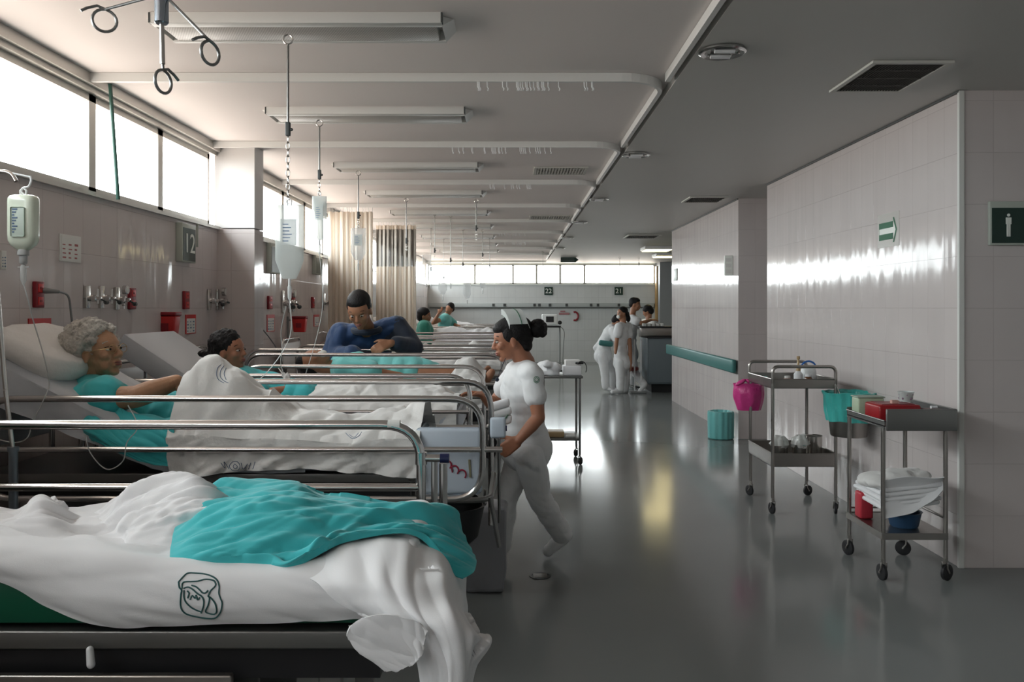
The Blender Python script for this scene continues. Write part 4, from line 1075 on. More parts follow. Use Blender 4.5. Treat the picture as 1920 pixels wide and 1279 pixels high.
# its load
t = thing('plastic_box', 'pale green plastic box in the far left of the near trolley tray', 'box', (2.20, 5.07, .886))
bm = B(); box(bm, -.085, .075, -.05, .05, 0, .115, .01); obj('box_body', bm, M['palegreen'], t)
bm = B(); box(bm, -.09, .08, -.055, .055, .113, .122, .004); obj('lid', bm, mat('grey green lid', (.3, .37, .3), .5), t)
t = thing('red_container', 'glossy red tray of small supplies on the near trolley', 'tray', (2.26, 4.86, .886))
bm = B(); box(bm, -.13, .12, -.09, .11, 0, .10, .015); obj('tray_body', bm, mat('deep red plastic', (.32, .015, .02), .3), t)
bm = B(); box(bm, -.10, .09, -.07, .09, .099, .103); obj('opening', bm, M['darkred'], t, smooth=False)
bm = B(); box(bm, -.03, .01, -.04, -.01, .10, .122, .003); obj('packet', bm, mat('pink packet', (.6, .35, .3), .6), t)
t = thing('specimen_cups', 'clear patterned plastic cup stack standing in the red tray', 'cup', (2.35, 4.90, .992))
bm = B(); lathe(bm, [(0, 0), (.034, 0), (.045, .055), (.048, .06), (.042, .06), (.03, .004), (0, .004)], seg=24); obj('cup_wall', bm, M['fogbag'], t)
bm = B()
for k in range(10):
    a = k * .63; ell(bm, (.037 * math.cos(a), .037 * math.sin(a), .02 + .022 * (k % 2)), .006)
obj('printed_dots', bm, mat('violet print', (.22, .12, .2), .5), t)
t = thing('ampoule', 'small white tube lying on the right of the near trolley tray', 'tube', (2.44, 4.75, .976))
bm = B(); box(bm, -.05, .05, -.05, .06, -.089, -.01, .004); obj('tray_block', bm, mat('dark red box', (.10, .03, .03), .4), t)
bm = B(); tube(bm, [(-.018, 0, .0), (.018, 0, .0)], .009, 10); obj('tube_body', bm, M['whiteplastic'], t)
# linen bundle on its shelf
t = thing('linen_bundle', 'bundle of folded white linen stuffed on the near trolley shelf', 'linen', (2.3, 4.9, .268))
def cloth_blob(name, t, m, rows, th=.01):
    G = []
    for i in range(len(rows)): G.append(catmull(rows[i], 8))
    nG = [catmull([G[i][j] for i in range(len(G))], 8) for j in range(len(G[0]))]
    return nG
bm = B()
rot = Matrix.Rotation(.08, 3, 'Y')
for k in range(5):
    z = .13 + k * .026; o_ = .012 * math.sin(k * 2.1)
    v = box(bm, -.18 + o_, .15 + o_, -.21, .19, z, z + .024, .011)
for v in bm.verts:
    v.co.z += .015 * math.sin(v.co.x * 9) + .01 * noise.noise(v.co * 9) + .04 * max(0, (v.co.x - .02)) * 4 * .5; v.co.y += .012 * noise.noise(v.co * 7 + Vector((3, 0, 0)))
obj('folded_stack', bm, M['linen'], t, angle=60)
rows = []
import itertools
G = []
for i in range(15):
    s = i / 14; row = []
    for j in range(25):
        u_ = j / 24; x = -.19 + .36 * u_; y = -.24 + .05 * math.sin(PI * s)
        z = .30 - .235 * s * (1 - .55 * u_) + .02 * math.sin(u_ * 5 + s * 2) + (.05 * u_ ** 2)
        row.append(Vector((x, y + .02 * noise.noise(Vector((x * 9, z * 9, 0))), z)))
    G.append(row)
grid_surface('hanging_fold', G, M['linen'], t, .005, world=False)
bm = B()
for k, (x, z, r_) in enumerate(((-.13, .26, .07), (-.02, .285, .08), (.08, .29, .07), (.0, .24, .1), (-.09, .24, .09))): ell(bm, (x, -.08 + .03 * k, z), (r_ * 1.4, r_ * 1.6, r_ * .55))
remesh(bm, 'crumpled_top', M['linen2'], t, .012, 3, disp=lambda c: .012 * noise.noise(c * 16), world=False)
t = thing('plastic_basin', 'blue plastic bowl under the linen on the near trolley shelf', 'bowl', (2.30, 4.82, .268))
bm = B(); lathe(bm, [(0, 0), (.07, 0), (.078, .008), (.095, .085), (.10, .09), (.088, .088), (.07, .012), (0, .01)], seg=36); obj('bowl', bm, mat('muted blue plastic', (.04, .10, .20), .4), t)
t = thing('red_bottle', 'red plastic container standing at the left end of the near trolley shelf', 'container', (2.15, 5.02, .268))
bm = B(); box(bm, -.04, .04, -.045, .045, 0, .16, .012); obj('body', bm, mat('pinkish red plastic', (.5, .04, .06), .4), t)
bm = B(); lathe(bm, [(0, .16), (.02, .16), (.02, .185), (0, .187)], seg=16); obj('cap', bm, M['darkgrey'], t)

# small table behind the walking nurse
T = thing('bedside_table', 'tall thin legged steel bedside table behind the walking nurse', 'table', (.47, 8.25, 0))
x0, x1, y0, y1 = .30, .66, 8.1, 8.55
for (x, y) in ((x0, y0), (x1, y0), (x0, y1), (x1, y1)):
    bm = B(); tube(bm, [(x, y, .1), (x, y, .86)], .012, 10); obj('leg', bm, M['darksteel'], T, world=True)
for (x, y), a in zip(((x0, y0), (x1, y0), (x0, y1), (x1, y1)), (1.4, 1.0, .4, 2)): put = caster(T, (0, 0), .038, ang=a); put.location = (x - .47, y - 8.25, 0)
bm = B(); box(bm, x0 - .03, x1 + .03, y0 - .03, y1 + .03, .858, .882, .004); obj('top', bm, M['darksteel'], T, world=True)
bm = B(); box(bm, x0 - .01, x1 + .01, y0 - .01, y1 + .01, .24, .265, .003); obj('shelf', bm, M['darksteel'], T, world=True)
t = thing('paper_packs', 'white box of paper packs on the right of the bedside table', 'box', (.60, 8.2, .883))
bm = B(); box(bm, -.10, .08, -.06, .12, 0, .095, .006); obj('lower_box', bm, M['linen'], t)
bm = B(); box(bm, -.08, .07, -.05, .10, .095, .15, .006); obj('upper_box', bm, M['linen2'], t)
bm = B(); box(bm, .02, .10, -.062, .05, .11, .13, .004); tube(bm, [Vector((.08 + .05 * math.cos(a), -.07, .07 + .07 * math.sin(a))) for a in [PI * (k / 10) - .6 for k in range(11)]], .005, 6); obj('black_strap', bm, M['black'], t)
bm = B()
for k, (x, y, z, r_) in enumerate(((.36, 8.2, .93, .07), (.42, 8.15, .96, .06), (.30, 8.25, .95, .07), (.34, 8.12, 1.0, .05))): ell(bm, (x, y, z), (r_ * 1.1, r_, r_ * .9))
box(bm, .28, .46, 8.12, 8.3, .883, .93)
tag(remesh(bm, 'crumpled_cloth', M['linen'], None, .012, 3, disp=lambda c: .02 * noise.noise(c * 14)), 'crumpled white cloth heaped on the left of the bedside table', 'cloth')
t = thing('carton', 'brown flat carton on the lower shelf of the bedside table', 'box', (.45, 8.25, .266))
bm = B(); box(bm, -.13, .06, -.1, .12, 0, .05, .004); obj('carton_body', bm, M['tan'], t)
bm = B(); box(bm, .07, .17, -.13, .05, .0, .02, .004); obj('white_packet', bm, M['paper'], t)

# patient monitor on a pole, far away
T = thing('patient_monitor', 'small patient monitor on a pole in front of the back wall', 'monitor', (.88, 20, 0))
bm = B(); box(bm, .70, 1.08, 19.9, 20.1, 1.15, 1.40, .02); obj('case', bm, M['whiteplastic'], T, world=True)
bm = B(); box(bm, .80, .99, 19.892, 19.902, 1.21, 1.35); obj('screen', bm, M['black'], T, world=True, smooth=False)
bm = B(); box(bm, .66, 1.16, 19.88, 20.12, 1.08, 1.13, .01); ell(bm, (1.14, 19.95, 1.2), .05); obj('shelf_bracket', bm, M['black'], T, world=True)
bm = B(); tube(bm, [(1.14, 20, 1.1), (1.14, 20, .06)], .02, 8); tube(bm, catmull([(1.12, 19.9, 1.12), (1.24, 19.9, .98), (1.22, 19.9, .6), (1.2, 19.9, .1)], 6), .012, 6); obj('pole', bm, M['grey'], T, world=True)
bm = B(); box(bm, .9, 1.38, 19.8, 20.2, 0, .06, .02); obj('base', bm, M['darkgrey'], T, world=True)
# red emblem bracket on the back wall
t = thing('red_hose_bracket', 'faded red curled hose on the back wall right of the monitor', 'hose', (1.75, YB - .03, 1.15))
bm = B(); box(bm, 1.32, 1.62, YB - .02, YB, 1.36, 1.42); box(bm, 1.36, 1.5, YB - .02, YB, 1.44, 1.48); obj('strip', bm, mat('faded red', (.35, .16, .17), .6), t, world=True, smooth=False)
bm = B(); tube(bm, [Vector((1.78 + .09 * math.cos(a), YB - .026, 1.32 + .12 * math.sin(a))) for a in [-2 + 4 * k / 14 for k in range(15)]], .025, 8); obj('hose', bm, M['darkred'], t, world=True)

# counter cart with equipment at the far right
T = thing('service_counter', 'grey steel service cabinet beside the far nurses', 'cabinet', (3.2, 15.5, 0))
bm = B(); box(bm, 2.46, 4.2, 15.0, 15.9, .16, 1.0, .01); obj('body', bm, mat('blue grey cabinet', (.14, .17, .19), .4), T, world=True)
bm = B(); box(bm, 2.44, 4.22, 14.97, 15.92, 1.0, 1.03, .005); obj('countertop', bm, M['black'], T, world=True)
bm = B(); box(bm, 2.55, 4.1, 15.1, 15.8, .0, .16); obj('plinth', bm, M['black'], T, world=True, smooth=False)
for x in (2.475, 3.3):
    bm = B(); box(bm, x + .01, x + .79, 14.985, 14.999, .19, .97, .004); d = obj('door', bm, mat('cabinet door grey', (.17, .2, .22), .35), T, world=True)
    bm = B(); tube(bm, [(x + .72, 14.975, .5), (x + .72, 14.975, .65)], .008, 8); obj('handle', bm, M['steel'], d, world=True)
t = thing('steel_tray', 'steel tray box with white packets standing on the far cabinet', 'tray', (2.6, 15.2, 1.03))
bm = B(); box(bm, -.25, .35, -.15, .15, 0, .16, .01); obj('tray_box', bm, M['cartsteel'], t)
bm = B(); box(bm, -.27, .37, -.17, .17, .16, .185, .005); obj('lid', bm, M['black'], t)
bm = B()
for k in range(5): box(bm, -.2 + .08 * k, -.14 + .08 * k, -.1, .05, .185, .24, .01)
obj('packet_row', bm, M['paper'], t)
t = thing('control_box', 'dark electric box standing at the wall end of the far cabinet', 'box', (3.25, 15.2, 1.03))
bm = B(); box(bm, -.14, .3, -.14, .14, 0, .26, .02); obj('box_body', bm, M['darkgrey'], t)
bm = B(); box(bm, -.08, .25, -.143, -.139, .1, .2); obj('front_plate', bm, M['grey'], t, smooth=False)
# crutch-like walker frame: thin stool beside the nurses
T = thing('wheeled_stool', 'wheeled stool with dark red seat among the far nurses', 'stool', (2.15, 15.2, 0))
bm = B(); lathe(bm, [(0, .40), (.17, .40), (.18, .42), (.18, .45), (.16, .465), (0, .47)], seg=28); obj('seat', bm, mat('dark red vinyl', (.22, .04, .035), .4), T)
bm = B(); tube(bm, [(0, 0, .1), (0, 0, .41)], .02, 10); obj('column', bm, M['steel'], T)
for k in range(5):
    a = 2 * PI * k / 5 + .3; bm = B(); tube(bm, [(0, 0, .12), (.22 * math.cos(a), .22 * math.sin(a), .07)], .014, 8); tube(bm, [(.22 * math.cos(a), .22 * math.sin(a), .08), (.22 * math.cos(a), .22 * math.sin(a), .03)], .01, 8); ell(bm, (.22 * math.cos(a), .22 * math.sin(a), .026), .026); obj('leg', bm, M['darksteel'], T)
# upright tubes of a drip stand beside the cabinet
T = thing('drip_pole', 'pale drip stand next to the far cabinet', 'drip pole', (2.28, 14.97, 0))
for x in (-.06, .06):
    bm = B(); tube(bm, [(x, 0, .02), (x, 0, .98)], .014, 8); obj('tube', bm, M['whiteplastic'], T)
bm = B(); box(bm, -.14, .14, -.12, .12, 0, .04, .01); obj('base', bm, M['grey'], T)
# ================================================================== hospital beds
def interp(tab, x):
    if x <= tab[0][0]: return tab[0][1]
    for (a, za), (b, zb) in zip(tab[:-1], tab[1:]):
        if x <= b:
            t = (x - a) / (b - a); t = t * t * (3 - 2 * t) if True else t
            return za + (zb - za) * t
    return tab[-1][1]
def rfold(p, seed=0.0):
    """ridged folds in about -1..1"""
    n = noise.noise(Vector((p[0], p[1], seed)))
    return 1 - 3.2 * abs(n)
def mattress(parent, X0, X1, Ya, Yb, zt, hinge=None, top=None, th=.13, m=None, name='mattress'):
    """side profile from the foot (X1) to the hinge and up the raised back"""
    line = [(X1, zt), (X0, zt)] if hinge is None else [(X1, zt), (hinge, zt), top]
    bm = B(); r = .03
    pts = []
    L = [Vector((p[0], p[1])) for p in line]
    off = []
    for i, p in enumerate(L):
        d = (L[min(i + 1, len(L) - 1)] - L[max(i - 1, 0)]).normalized(); n = Vector((d.y, -d.x))   # downwards normal
        if n.y > 0: n = -n
        off.append(p + n * th)
    def ring(y, shr):
        c = []
        up = [L[0] + Vector((-shr, -shr))] + [l + (o - l).normalized() * shr for l, o in zip(L[1:-1], off[1:-1])] + [L[-1] + (off[-1] - L[-1]).normalized() * shr + (L[-2] - L[-1]).normalized() * shr]
        dn = [off[0] + Vector((-shr, shr))] + [o + (l - o).normalized() * shr for l, o in zip(L[1:-1], off[1:-1])] + [off[-1] + (L[-1] - off[-1]).normalized() * shr + (L[-2] - L[-1]).normalized() * shr]
        return [bm.verts.new((p.x, y, p.y)) for p in up + dn[::-1]]
    R = [ring(Ya, r), ring(Ya + r * .3, r * .3), ring(Ya + r, 0), ring(Yb - r, 0), ring(Yb - r * .3, r * .3), ring(Yb, r)]
    n = len(R[0])
    for a, b in zip(R[:-1], R[1:]):
        for k in range(n): bm.faces.new((a[k], a[(k + 1) % n], b[(k + 1) % n], b[k]))
    bm.faces.new(R[0]); bm.faces.new(R[-1])
    es = [e for e in bm.edges if abs(e.verts[0].co.y - e.verts[1].co.y) > .3]
    bmesh.ops.bevel(bm, geom=es, offset=.02, segments=3, affect='EDGES')
    return obj(name, bm, m or M['mattress'], parent, world=True)
def side_rail(T, Y, xa, xb, zt, zb, mids=(), r=.0145, rad=.12, loop=True, post=None, stub=None, m='chrome', name='side_rail', left_curve=True, zleft=None):
    bm = B()
    pts = [(xa, Y, zb), (xa, Y, zt), (xb, Y, zt), (xb, Y, zb)]
    if loop:
        P_ = rounded([((xa + xb) / 2, Y, zb), (xa, Y, zb), (xa, Y, zt), (xb, Y, zt), (xb, Y, zb), ((xa + xb) / 2 + .001, Y, zb)], rad, 8)
        tube(bm, P_, r, 14)
    else:
        tube(bm, rounded([(xa, Y, zb), (xa, Y, zt), (xb, Y, zt), (xb, Y, zb if post is None else post)], rad, 8), r, 14)
    for zm, x1 in mids: tube(bm, [(xa, Y, zm), (x1, Y, zm)], r * .86, 12)
    o = obj(name, bm, M[m], T, world=True)
    if stub:
        z, x1 = stub
        b = B(); tube(b, [(xb - .005, Y - .002, z), (x1, Y - .002, z)], r * .8, 12); tube(b, [(xb, Y - .002, z - .02), (xb, Y - .002, z + .02)], r * 1.25, 12); obj('latch_bar', b, M['chrome'], o, world=True)
        b = B(); tube(b, [(x1 - .002, Y - .002, z), (x1 + .028, Y - .002, z)], r * 1.0, 12); obj('end_knob', b, mat('dark blue cap', (.01, .015, .06), .3), o, world=True)
    return o
def bed(label, Ya, Yb, xf=-.16, zt=.97, hinge=None, top=None, mm=None, group='hospital beds in a row', deck='darksteel', near=True):
    T = thing('hospital_bed', label, 'bed', (-1.2, (Ya + Yb) / 2, 0), 0, group)
    bm = B(); box(bm, -2.32, xf, Ya - .005, Yb + .005, zt - .175, zt - .135, .004)
    obj('deck', bm, M[deck], T, world=True)
    bm = B(); box(bm, -2.30, xf - .02, Ya + .02, Ya + .06, zt - .25, zt - .178); box(bm, -2.30, xf - .02, Yb - .06, Yb - .02, zt - .25, zt - .178)
    for x in (-2.2, -1.5, -.9, xf - .1): box(bm, x, x + .05, Ya + .05, Yb - .05, zt - .24, zt - .18)
    obj('frame', bm, M['blackmetal'], T, world=True, smooth=False)
    bm = B(); box(bm, -2.1, xf - .32, Ya + .10, Ya + .115, .34, zt - .26, .003); box(bm, -2.1, xf - .32, Yb - .115, Yb - .10, .34, zt - .26, .003); obj('skirt_panel', bm, M['panelgrey'], T, world=True)
    mattress(T, -2.32, xf, Ya, Yb, zt, hinge, top, m=mm)
    for x in (-2.15, xf - .14):
        for y in (Ya + .06, Yb - .06):
            bm = B(); box(bm, x - .025, x + .025, y - .02, y + .02, .14, zt - .2, .004); l = obj('leg', bm, M['darksteel'], T, world=True)
            b = B(); lathe(b, [(0, -.016), (.05, -.016), (.062, -.01), (.062, .01), (.05, .016), (0, .016)], (x + .02, y, .063), 24, 'Y'); tube(b, [(x + .02, y, .063), (x, y, .15)], .012, 8); obj('caster', b, M['black'], l, world=True)
    bm = B(); tube(bm, rounded([(-2.37, Ya + .03, .45), (-2.37, Ya + .03, zt + .26), (-2.37, Yb - .03, zt + .26), (-2.37, Yb - .03, .45)], .1, 8), .014, 12); o = obj('headboard', bm, M['chrome'], T, world=True)
    bm = B(); box(bm, -2.38, -2.36, Ya + .06, Yb - .06, zt - .05, zt + .22, .008); obj('headboard_panel', bm, M['whiteplastic'], o, world=True)
    return T
b1 = bed('nearest hospital bed, green mattress, unmade under a turquoise gown and white sheets', 1.83, 2.38, -.28, zt=.965, mm=M['greenvinyl'])
side_rail(b1, 2.72, -2.2, -.305, 1.163, .90, mids=((.955, -.305),), r=.0158, rad=.13, loop=False, post=.86, stub=(1.052, -.24), m='chrome')
bm = B(); tube(bm, [(-.262, 2.73, .82), (-.262, 2.73, 1.04)], .011, 10); tube(bm, [(-.234, 2.75, .80), (-.234, 2.75, 1.03)], .014, 10); obj('rail_post', bm, M['chrome'], b1, world=True)
bm = B(); tube(bm, [(-.415, 2.72, 1.163), (-.375, 2.72, 1.163)], .0164, 14); obj('rail_sticker', bm, M['paper'], b1, world=True)
bm = B(); box(bm, -1.20, -.62, 1.80, 1.82, .40, .742, .004); obj('side_panel', bm, M['cartsteel'], b1, world=True)
bm = B(); cap(bm, (-.935, 1.81, .795), .008, (-.930, 1.805, .765), .009); obj('rail_knob', bm, M['whiteplastic'], b1, world=True)

b2 = bed('hospital bed of the grey haired woman, second from the viewer, blue white foot panel', 3.57, 4.24, -.43, zt=.965, hinge=-1.55, top=(-2.27, 1.34))
side_rail(b2, 3.47, -2.25, -.129, 1.166, .742, mids=((.951, -.045),), r=.0145, rad=.14)
side_rail(b2, 4.27, -2.25, -.115, 1.168, .70, mids=((.93, -.115),), r=.015, rad=.15, loop=False, post=.42, stub=(.925, -.06))
bm = B(); v = box(bm, -.42, -.135, 3.53, 3.56, .745, 1.035, .02); obj('foot_panel', bm, M['bluewhite'], b2, world=True)
bm = B(); v = box(bm, -.11, -.035, 3.9, 3.92, .93, 1.03, .012); obj('foot_plate', bm, M['bluewhite'], b2, world=True)
bm = B()
for k, (u, v) in enumerate(((838, 872), (852, 882), (866, 890))):
    c = P(u, v, 3.525); tube(bm, [c + Vector((.018 * math.cos(a + .5), 0, .02 * math.sin(a + .5))) for a in [-1.3 + 3.2 * i / 10 for i in range(11)]], .0035, 6)
tube(bm, [P(846, 868, 3.525), P(848, 886, 3.525)], .003, 6)
obj('red_scribble', bm, mat('red crayon', (.30, .02, .05), .7), b2, world=True)
bm = B(); tube(bm, [P(880, 862, 3.526), P(882, 895, 3.526)], .005, 8); obj('panel_latch', bm, mat('brass wire', (.35, .33, .22), .4, .6), b2, world=True)
bm = B(); tube(bm, rounded([(-.5, 3.62, .70), (-.10, 3.62, .70), (-.10, 4.2, .70)], .1), .013, 10); tube(bm, [(-.10, 3.6, .72), (-.06, 3.6, .5)], .01, 8); tube(bm, [(-.075, 4.2, .98), (-.07, 4.2, .45)], .008, 8); obj('foot_frame', bm, M['darksteel'], b2, world=True)
bm = B(); ell(bm, (-.41, 3.60, .97), .022); box(bm, -.455, -.425, 3.55, 3.62, .80, 1.02, .006); obj('bed_end_bracket', bm, M['darksteel'], b2, world=True)

b3 = bed('hospital bed with raised pale blue backrest, third from the viewer', 4.62, 5.30, -.30, zt=.965, hinge=-1.52, top=(-2.20, 1.415))
side_rail(b3, 4.58, -1.60, -.24, 1.172, .80, mids=((.97, -.24),), r=.013, rad=.13)
side_rail(b3, 5.34, -1.78, -.19, 1.17, .78, mids=((.97, -.19),), r=.0135, rad=.14, loop=False, post=.7)
b4 = bed('hospital bed the man in blue leans over, fourth from the viewer', 5.76, 6.38, -.2, zt=1.0, hinge=-1.6, top=(-2.20, 1.06))
side_rail(b4, 5.70, -1.86, -.06, 1.226, .84, mids=((1.02, -.06),), r=.013, rad=.12)
side_rail(b4, 6.45, -2.10, -.06, 1.222, .84, mids=((1.02, -.06),), r=.014, rad=.12)
far_lab = ['hospital bed fifth from the viewer, rails just past the man in blue', 'hospital bed with white cover, before the farther cream curtain', 'hospital bed of the patient in the green gown, behind the curtains',
           'hospital bed just beyond the green gown patient', 'hospital bed of the patient raising an arm, near the back wall', 'farthest hospital bed, up against the back windows']
far_y = [8.75, 10.75, 12.95, 14.9, 16.9, 18.9]
for y, lb in zip(far_y, far_lab):
    hg, tp = (-1.5, (-2.2, 1.42)) if y in (12.95, 16.9) else (None, None)
    t = bed(lb, y - .38, y + .38, -.12, zt=.965, hinge=hg, top=tp, mm=M['linen2'])
    side_rail(t, y - .43, -2.2, -.10 - .02 * (y - 8) * 0, 1.17, .80, mids=((1.04, -.1), (.92, -.1)), r=.014)
    side_rail(t, y + .43, -2.2, -.10, 1.17, .80, mids=((1.04, -.1), (.92, -.1)), r=.014)

# ------------------------------------------------------------------ linen on the patients' beds
def drape(name, label, cat, X0, X1, Ya, Yb, ztop, m, low_near=.86, low_far=.9, seed=1.0, nx=150, amp=.008, parent=None, edge=None, rnd=.03, hem=.012):
    """a cover lying over a bed: hangs on the near side, crosses, hangs on the far side"""
    ts = [i / 14 for i in range(15)]; top = [i / 44 for i in range(45)]; G = []
    n1, n2, n3 = 16, 46, 10
    for j in range(n1 + n2 + n3):
        row = []
        for i in range(nx + 1):
            s = i / nx; x = X0 + (X1 - X0) * s
            f = amp * 1.3 * afold(x, j * .02, 62, 9, 4, seed) + amp * .7 * afold(x, j * .02, 35, 17, 4, seed + 5) + amp * .5 * afold(x, j * .02, 118, 14, 4, seed + 9)
            if j < n1:
                q = j / (n1 - 1); zt_ = ztop(x, Ya); lo = low_near(x) if callable(low_near) else low_near
                z = lo + (zt_ - rnd - lo) * q; y = Ya - .012 - .02 * (1 - q) - f * (1.3 - q) + hem * math.sin(x * 22 + seed) * (1 - q)
            elif j < n1 + n2:
                q = (j - n1) / (n2 - 1); y = Ya + (Yb - Ya) * q; z = ztop(x, y) + f
                e = min(q, 1 - q) * (Yb - Ya)
                if e < rnd: z -= rnd * (1 - math.sqrt(max(0, 1 - (1 - e / rnd) ** 2)))
                if q == 0: y -= .008
            else:
                q = (j - n1 - n2 + 1) / n3; zt_ = ztop(x, Yb); y = Yb + .012 + .015 * q + f * q; z = zt_ - rnd + (low_far - zt_ + rnd) * q
            xx = x
            if edge: xx = x + edge(s, j / (n1 + n2 + n3 - 1))
            row.append(Vector((xx, y, z)))
        G.append(row)
    o = grid_surface(name, G, m, parent, .003)
    if parent is None: tag(o, label, cat)
    return o
# the woman's cover, held up over her forearm
prof2 = [(-1.47, 1.27), (-1.40, 1.345), (-1.36, 1.35), (-1.27, 1.30), (-1.12, 1.17), (-.98, 1.075), (-.85, 1.045), (-.65, 1.05), (-.52, 1.07), (-.46, 1.08), (-.40, 1.115), (-.33, 1.06), (-.28, .99)]
def zt2(x, y):
    t = (y - 3.5) / .74; c = math.exp(-((t - .42) / .30) ** 2)
    z = interp(prof2, x); base = 1.0
    k = max(0.0, min(1.0, (-1.0 - x) / .15))           # raised part: steep near wall
    c2 = c * (1 - k) + k * (1 / (1 + math.exp(-(t - .12) * 22))) * (1 - .85 / (1 + math.exp(-(t - .58) * 14)))
    legs = .02 * (math.exp(-((t - .28) / .1) ** 2) + math.exp(-((t - .62) / .1) ** 2)) * (x > -1.1)
    return base + (z - base) * c2 + legs + .012 * rfold((x * 5 + y * 3, y * 2.2 - x), 4) * (1 - .5 * k)
cover2 = drape('bed_cover', 'white cover with laundry emblems held up over the grey haired woman\'s forearm', 'bedding', -1.47, -.40, 3.512, 4.22, zt2, M['linen2'], low_near=lambda x: .845 + .02 * math.sin(x * 5), seed=2, amp=.009,
      edge=lambda s, j: (-.015 * math.sin(j * 7) + .03 * (j < .2) * (0.2 - j)) * (s < .02))
# bottom sheet with draped side under her back
def zt2b(x, y):
    if x > -1.52: return .972
    return .972 + (-1.52 - x) / .75 * .385
drape('bed_sheet', 'white bottom sheet under the grey haired woman, sagging below the raised backrest', 'bedding', -2.30, -.9, 3.562, 4.23, zt2b, M['mattress'], low_near=lambda x: (.84 if x > -1.5 else .84 + (-1.5 - x) / .75 * .30), seed=9, amp=.003)
t = thing('pillow', 'white pillow propped behind the grey haired woman', 'pillow', (-2.15, 3.9, 1.3))
def pillow(t, c, size, rot, m, seed=1, nm='cushion'):
    bm = B(); v = ell(bm, (0, 0, 0), 1, None, 40, 24)
    for w in bm.verts:
        p = w.co.copy()
        q = Vector([math.copysign(abs(a) ** .45, a) for a in p]); l = 1 / max(1e-6, (abs(q.x) ** 4 + abs(q.y) ** 4) ** .25) if abs(p.z) < .999 else 0
        flat = math.sqrt(max(0, 1 - p.z * p.z))
        w.co = Vector((q.x * min(l, 1.2) * flat ** .3 * size[0], q.y * min(l, 1.2) * flat ** .3 * size[1], p.z * size[2] * (1 + .25 * noise.noise(p * 2 + Vector((seed, 0, 0))))))
        w.co += .006 * Vector((0, 0, rfold((w.co.x * 9, w.co.y * 9), seed)))
    R = Matrix.Rotation(rot, 4, 'Y'); bm.transform(Matrix.Translation(Vector(c)) @ R)
    return obj(nm, bm, m, t, world=True, angle=80)
pillow(t, (-2.16, 3.86, 1.34), (.20, .30, .07), .50, M['linen2'], 2)
# third bed
def ztc(t0, tab, base=.985, Ya=0, W=.7, sd=1):
    def f(x, y):
        t = (y - Ya) / W; c = math.exp(-((t - .5) / .33) ** 2)
        return base + (interp(tab, x) - base) * c + .01 * rfold((x * 5 + y * 3, y * 2), sd)
    return f
drape('bed_cover', 'white cover over the dark haired patient in the third bed', 'bedding', -1.25, -.32, 4.63, 5.29, ztc(0, [(-1.25, 1.08), (-1.0, 1.13), (-.75, 1.12), (-.45, 1.08), (-.35, 1.03)], Ya=4.63, W=.66, sd=3), M['linen2'], low_near=.83, seed=5)
drape('bed_cover', 'white cover heaped at the foot of the fourth bed, beyond the teal gown', 'bedding', -1.05, -.2, 5.77, 6.37, ztc(0, [(-1.05, 1.03), (-.6, 1.04), (-.50, 1.06), (-.40, 1.17), (-.32, 1.19), (-.2, 1.10)], base=1.005, Ya=5.77, W=.60, sd=4), M['linen2'], low_near=.85, seed=6)
drape('bed_cover', 'white cover over the fifth bed from the viewer', 'bedding', -2.1, -.13, 8.38, 9.12, ztc(0, [(-2, 1.03), (-1.0, 1.06), (-.6, 1.10), (-.4, 1.20), (-.25, 1.08), (-.13, 1.0)], Ya=8.38, W=.74, sd=8), M['linen2'], low_near=.85, seed=7, nx=90)
drape('bed_cover', 'white cover over the bed before the farther cream curtain', 'bedding', -2.1, -.13, 10.38, 11.12, ztc(0, [(-2, 1.02), (-1.0, 1.08), (-.6, 1.05), (-.13, 1.0)], Ya=10.38, W=.74, sd=9), M['linen2'], low_near=.85, seed=8, nx=90)
drape('bed_cover', 'high rumpled white cover over the knees of the patient in green', 'bedding', -1.25, -.13, 12.58, 13.32, ztc(0, [(-1.25, 1.22), (-1.0, 1.26), (-.7, 1.22), (-.4, 1.24), (-.13, 1.1)], Ya=12.58, W=.74, sd=10), M['linen'], low_near=.85, seed=9, nx=90)
drape('bed_cover', 'white cover on the bed just beyond the green gown patient', 'bedding', -2.1, -.13, 14.53, 15.27, ztc(0, [(-2, 1.25), (-1.0, 1.12), (-.6, 1.08), (-.13, 1.0)], Ya=14.53, W=.74, sd=11), M['linen2'], low_near=.85, seed=10, nx=60)
drape('bed_cover', 'white cover over the patient raising an arm near the back wall', 'bedding', -1.1, -.13, 16.53, 17.27, ztc(0, [(-1.1, 1.2), (-.8, 1.2), (-.4, 1.15), (-.13, 1.0)], Ya=16.53, W=.74, sd=12), M['linen2'], low_near=.85, seed=11, nx=60)
drape('bed_cover', 'blue white cover on the farthest bed under the back windows', 'bedding', -2.1, -.13, 18.53, 19.27, ztc(0, [(-2, 1.35), (-1.4, 1.25), (-.6, 1.15), (-.3, 1.2), (-.13, 1.0)], Ya=18.53, W=.74, sd=13), M['linen'], low_near=.85, seed=12, nx=60)

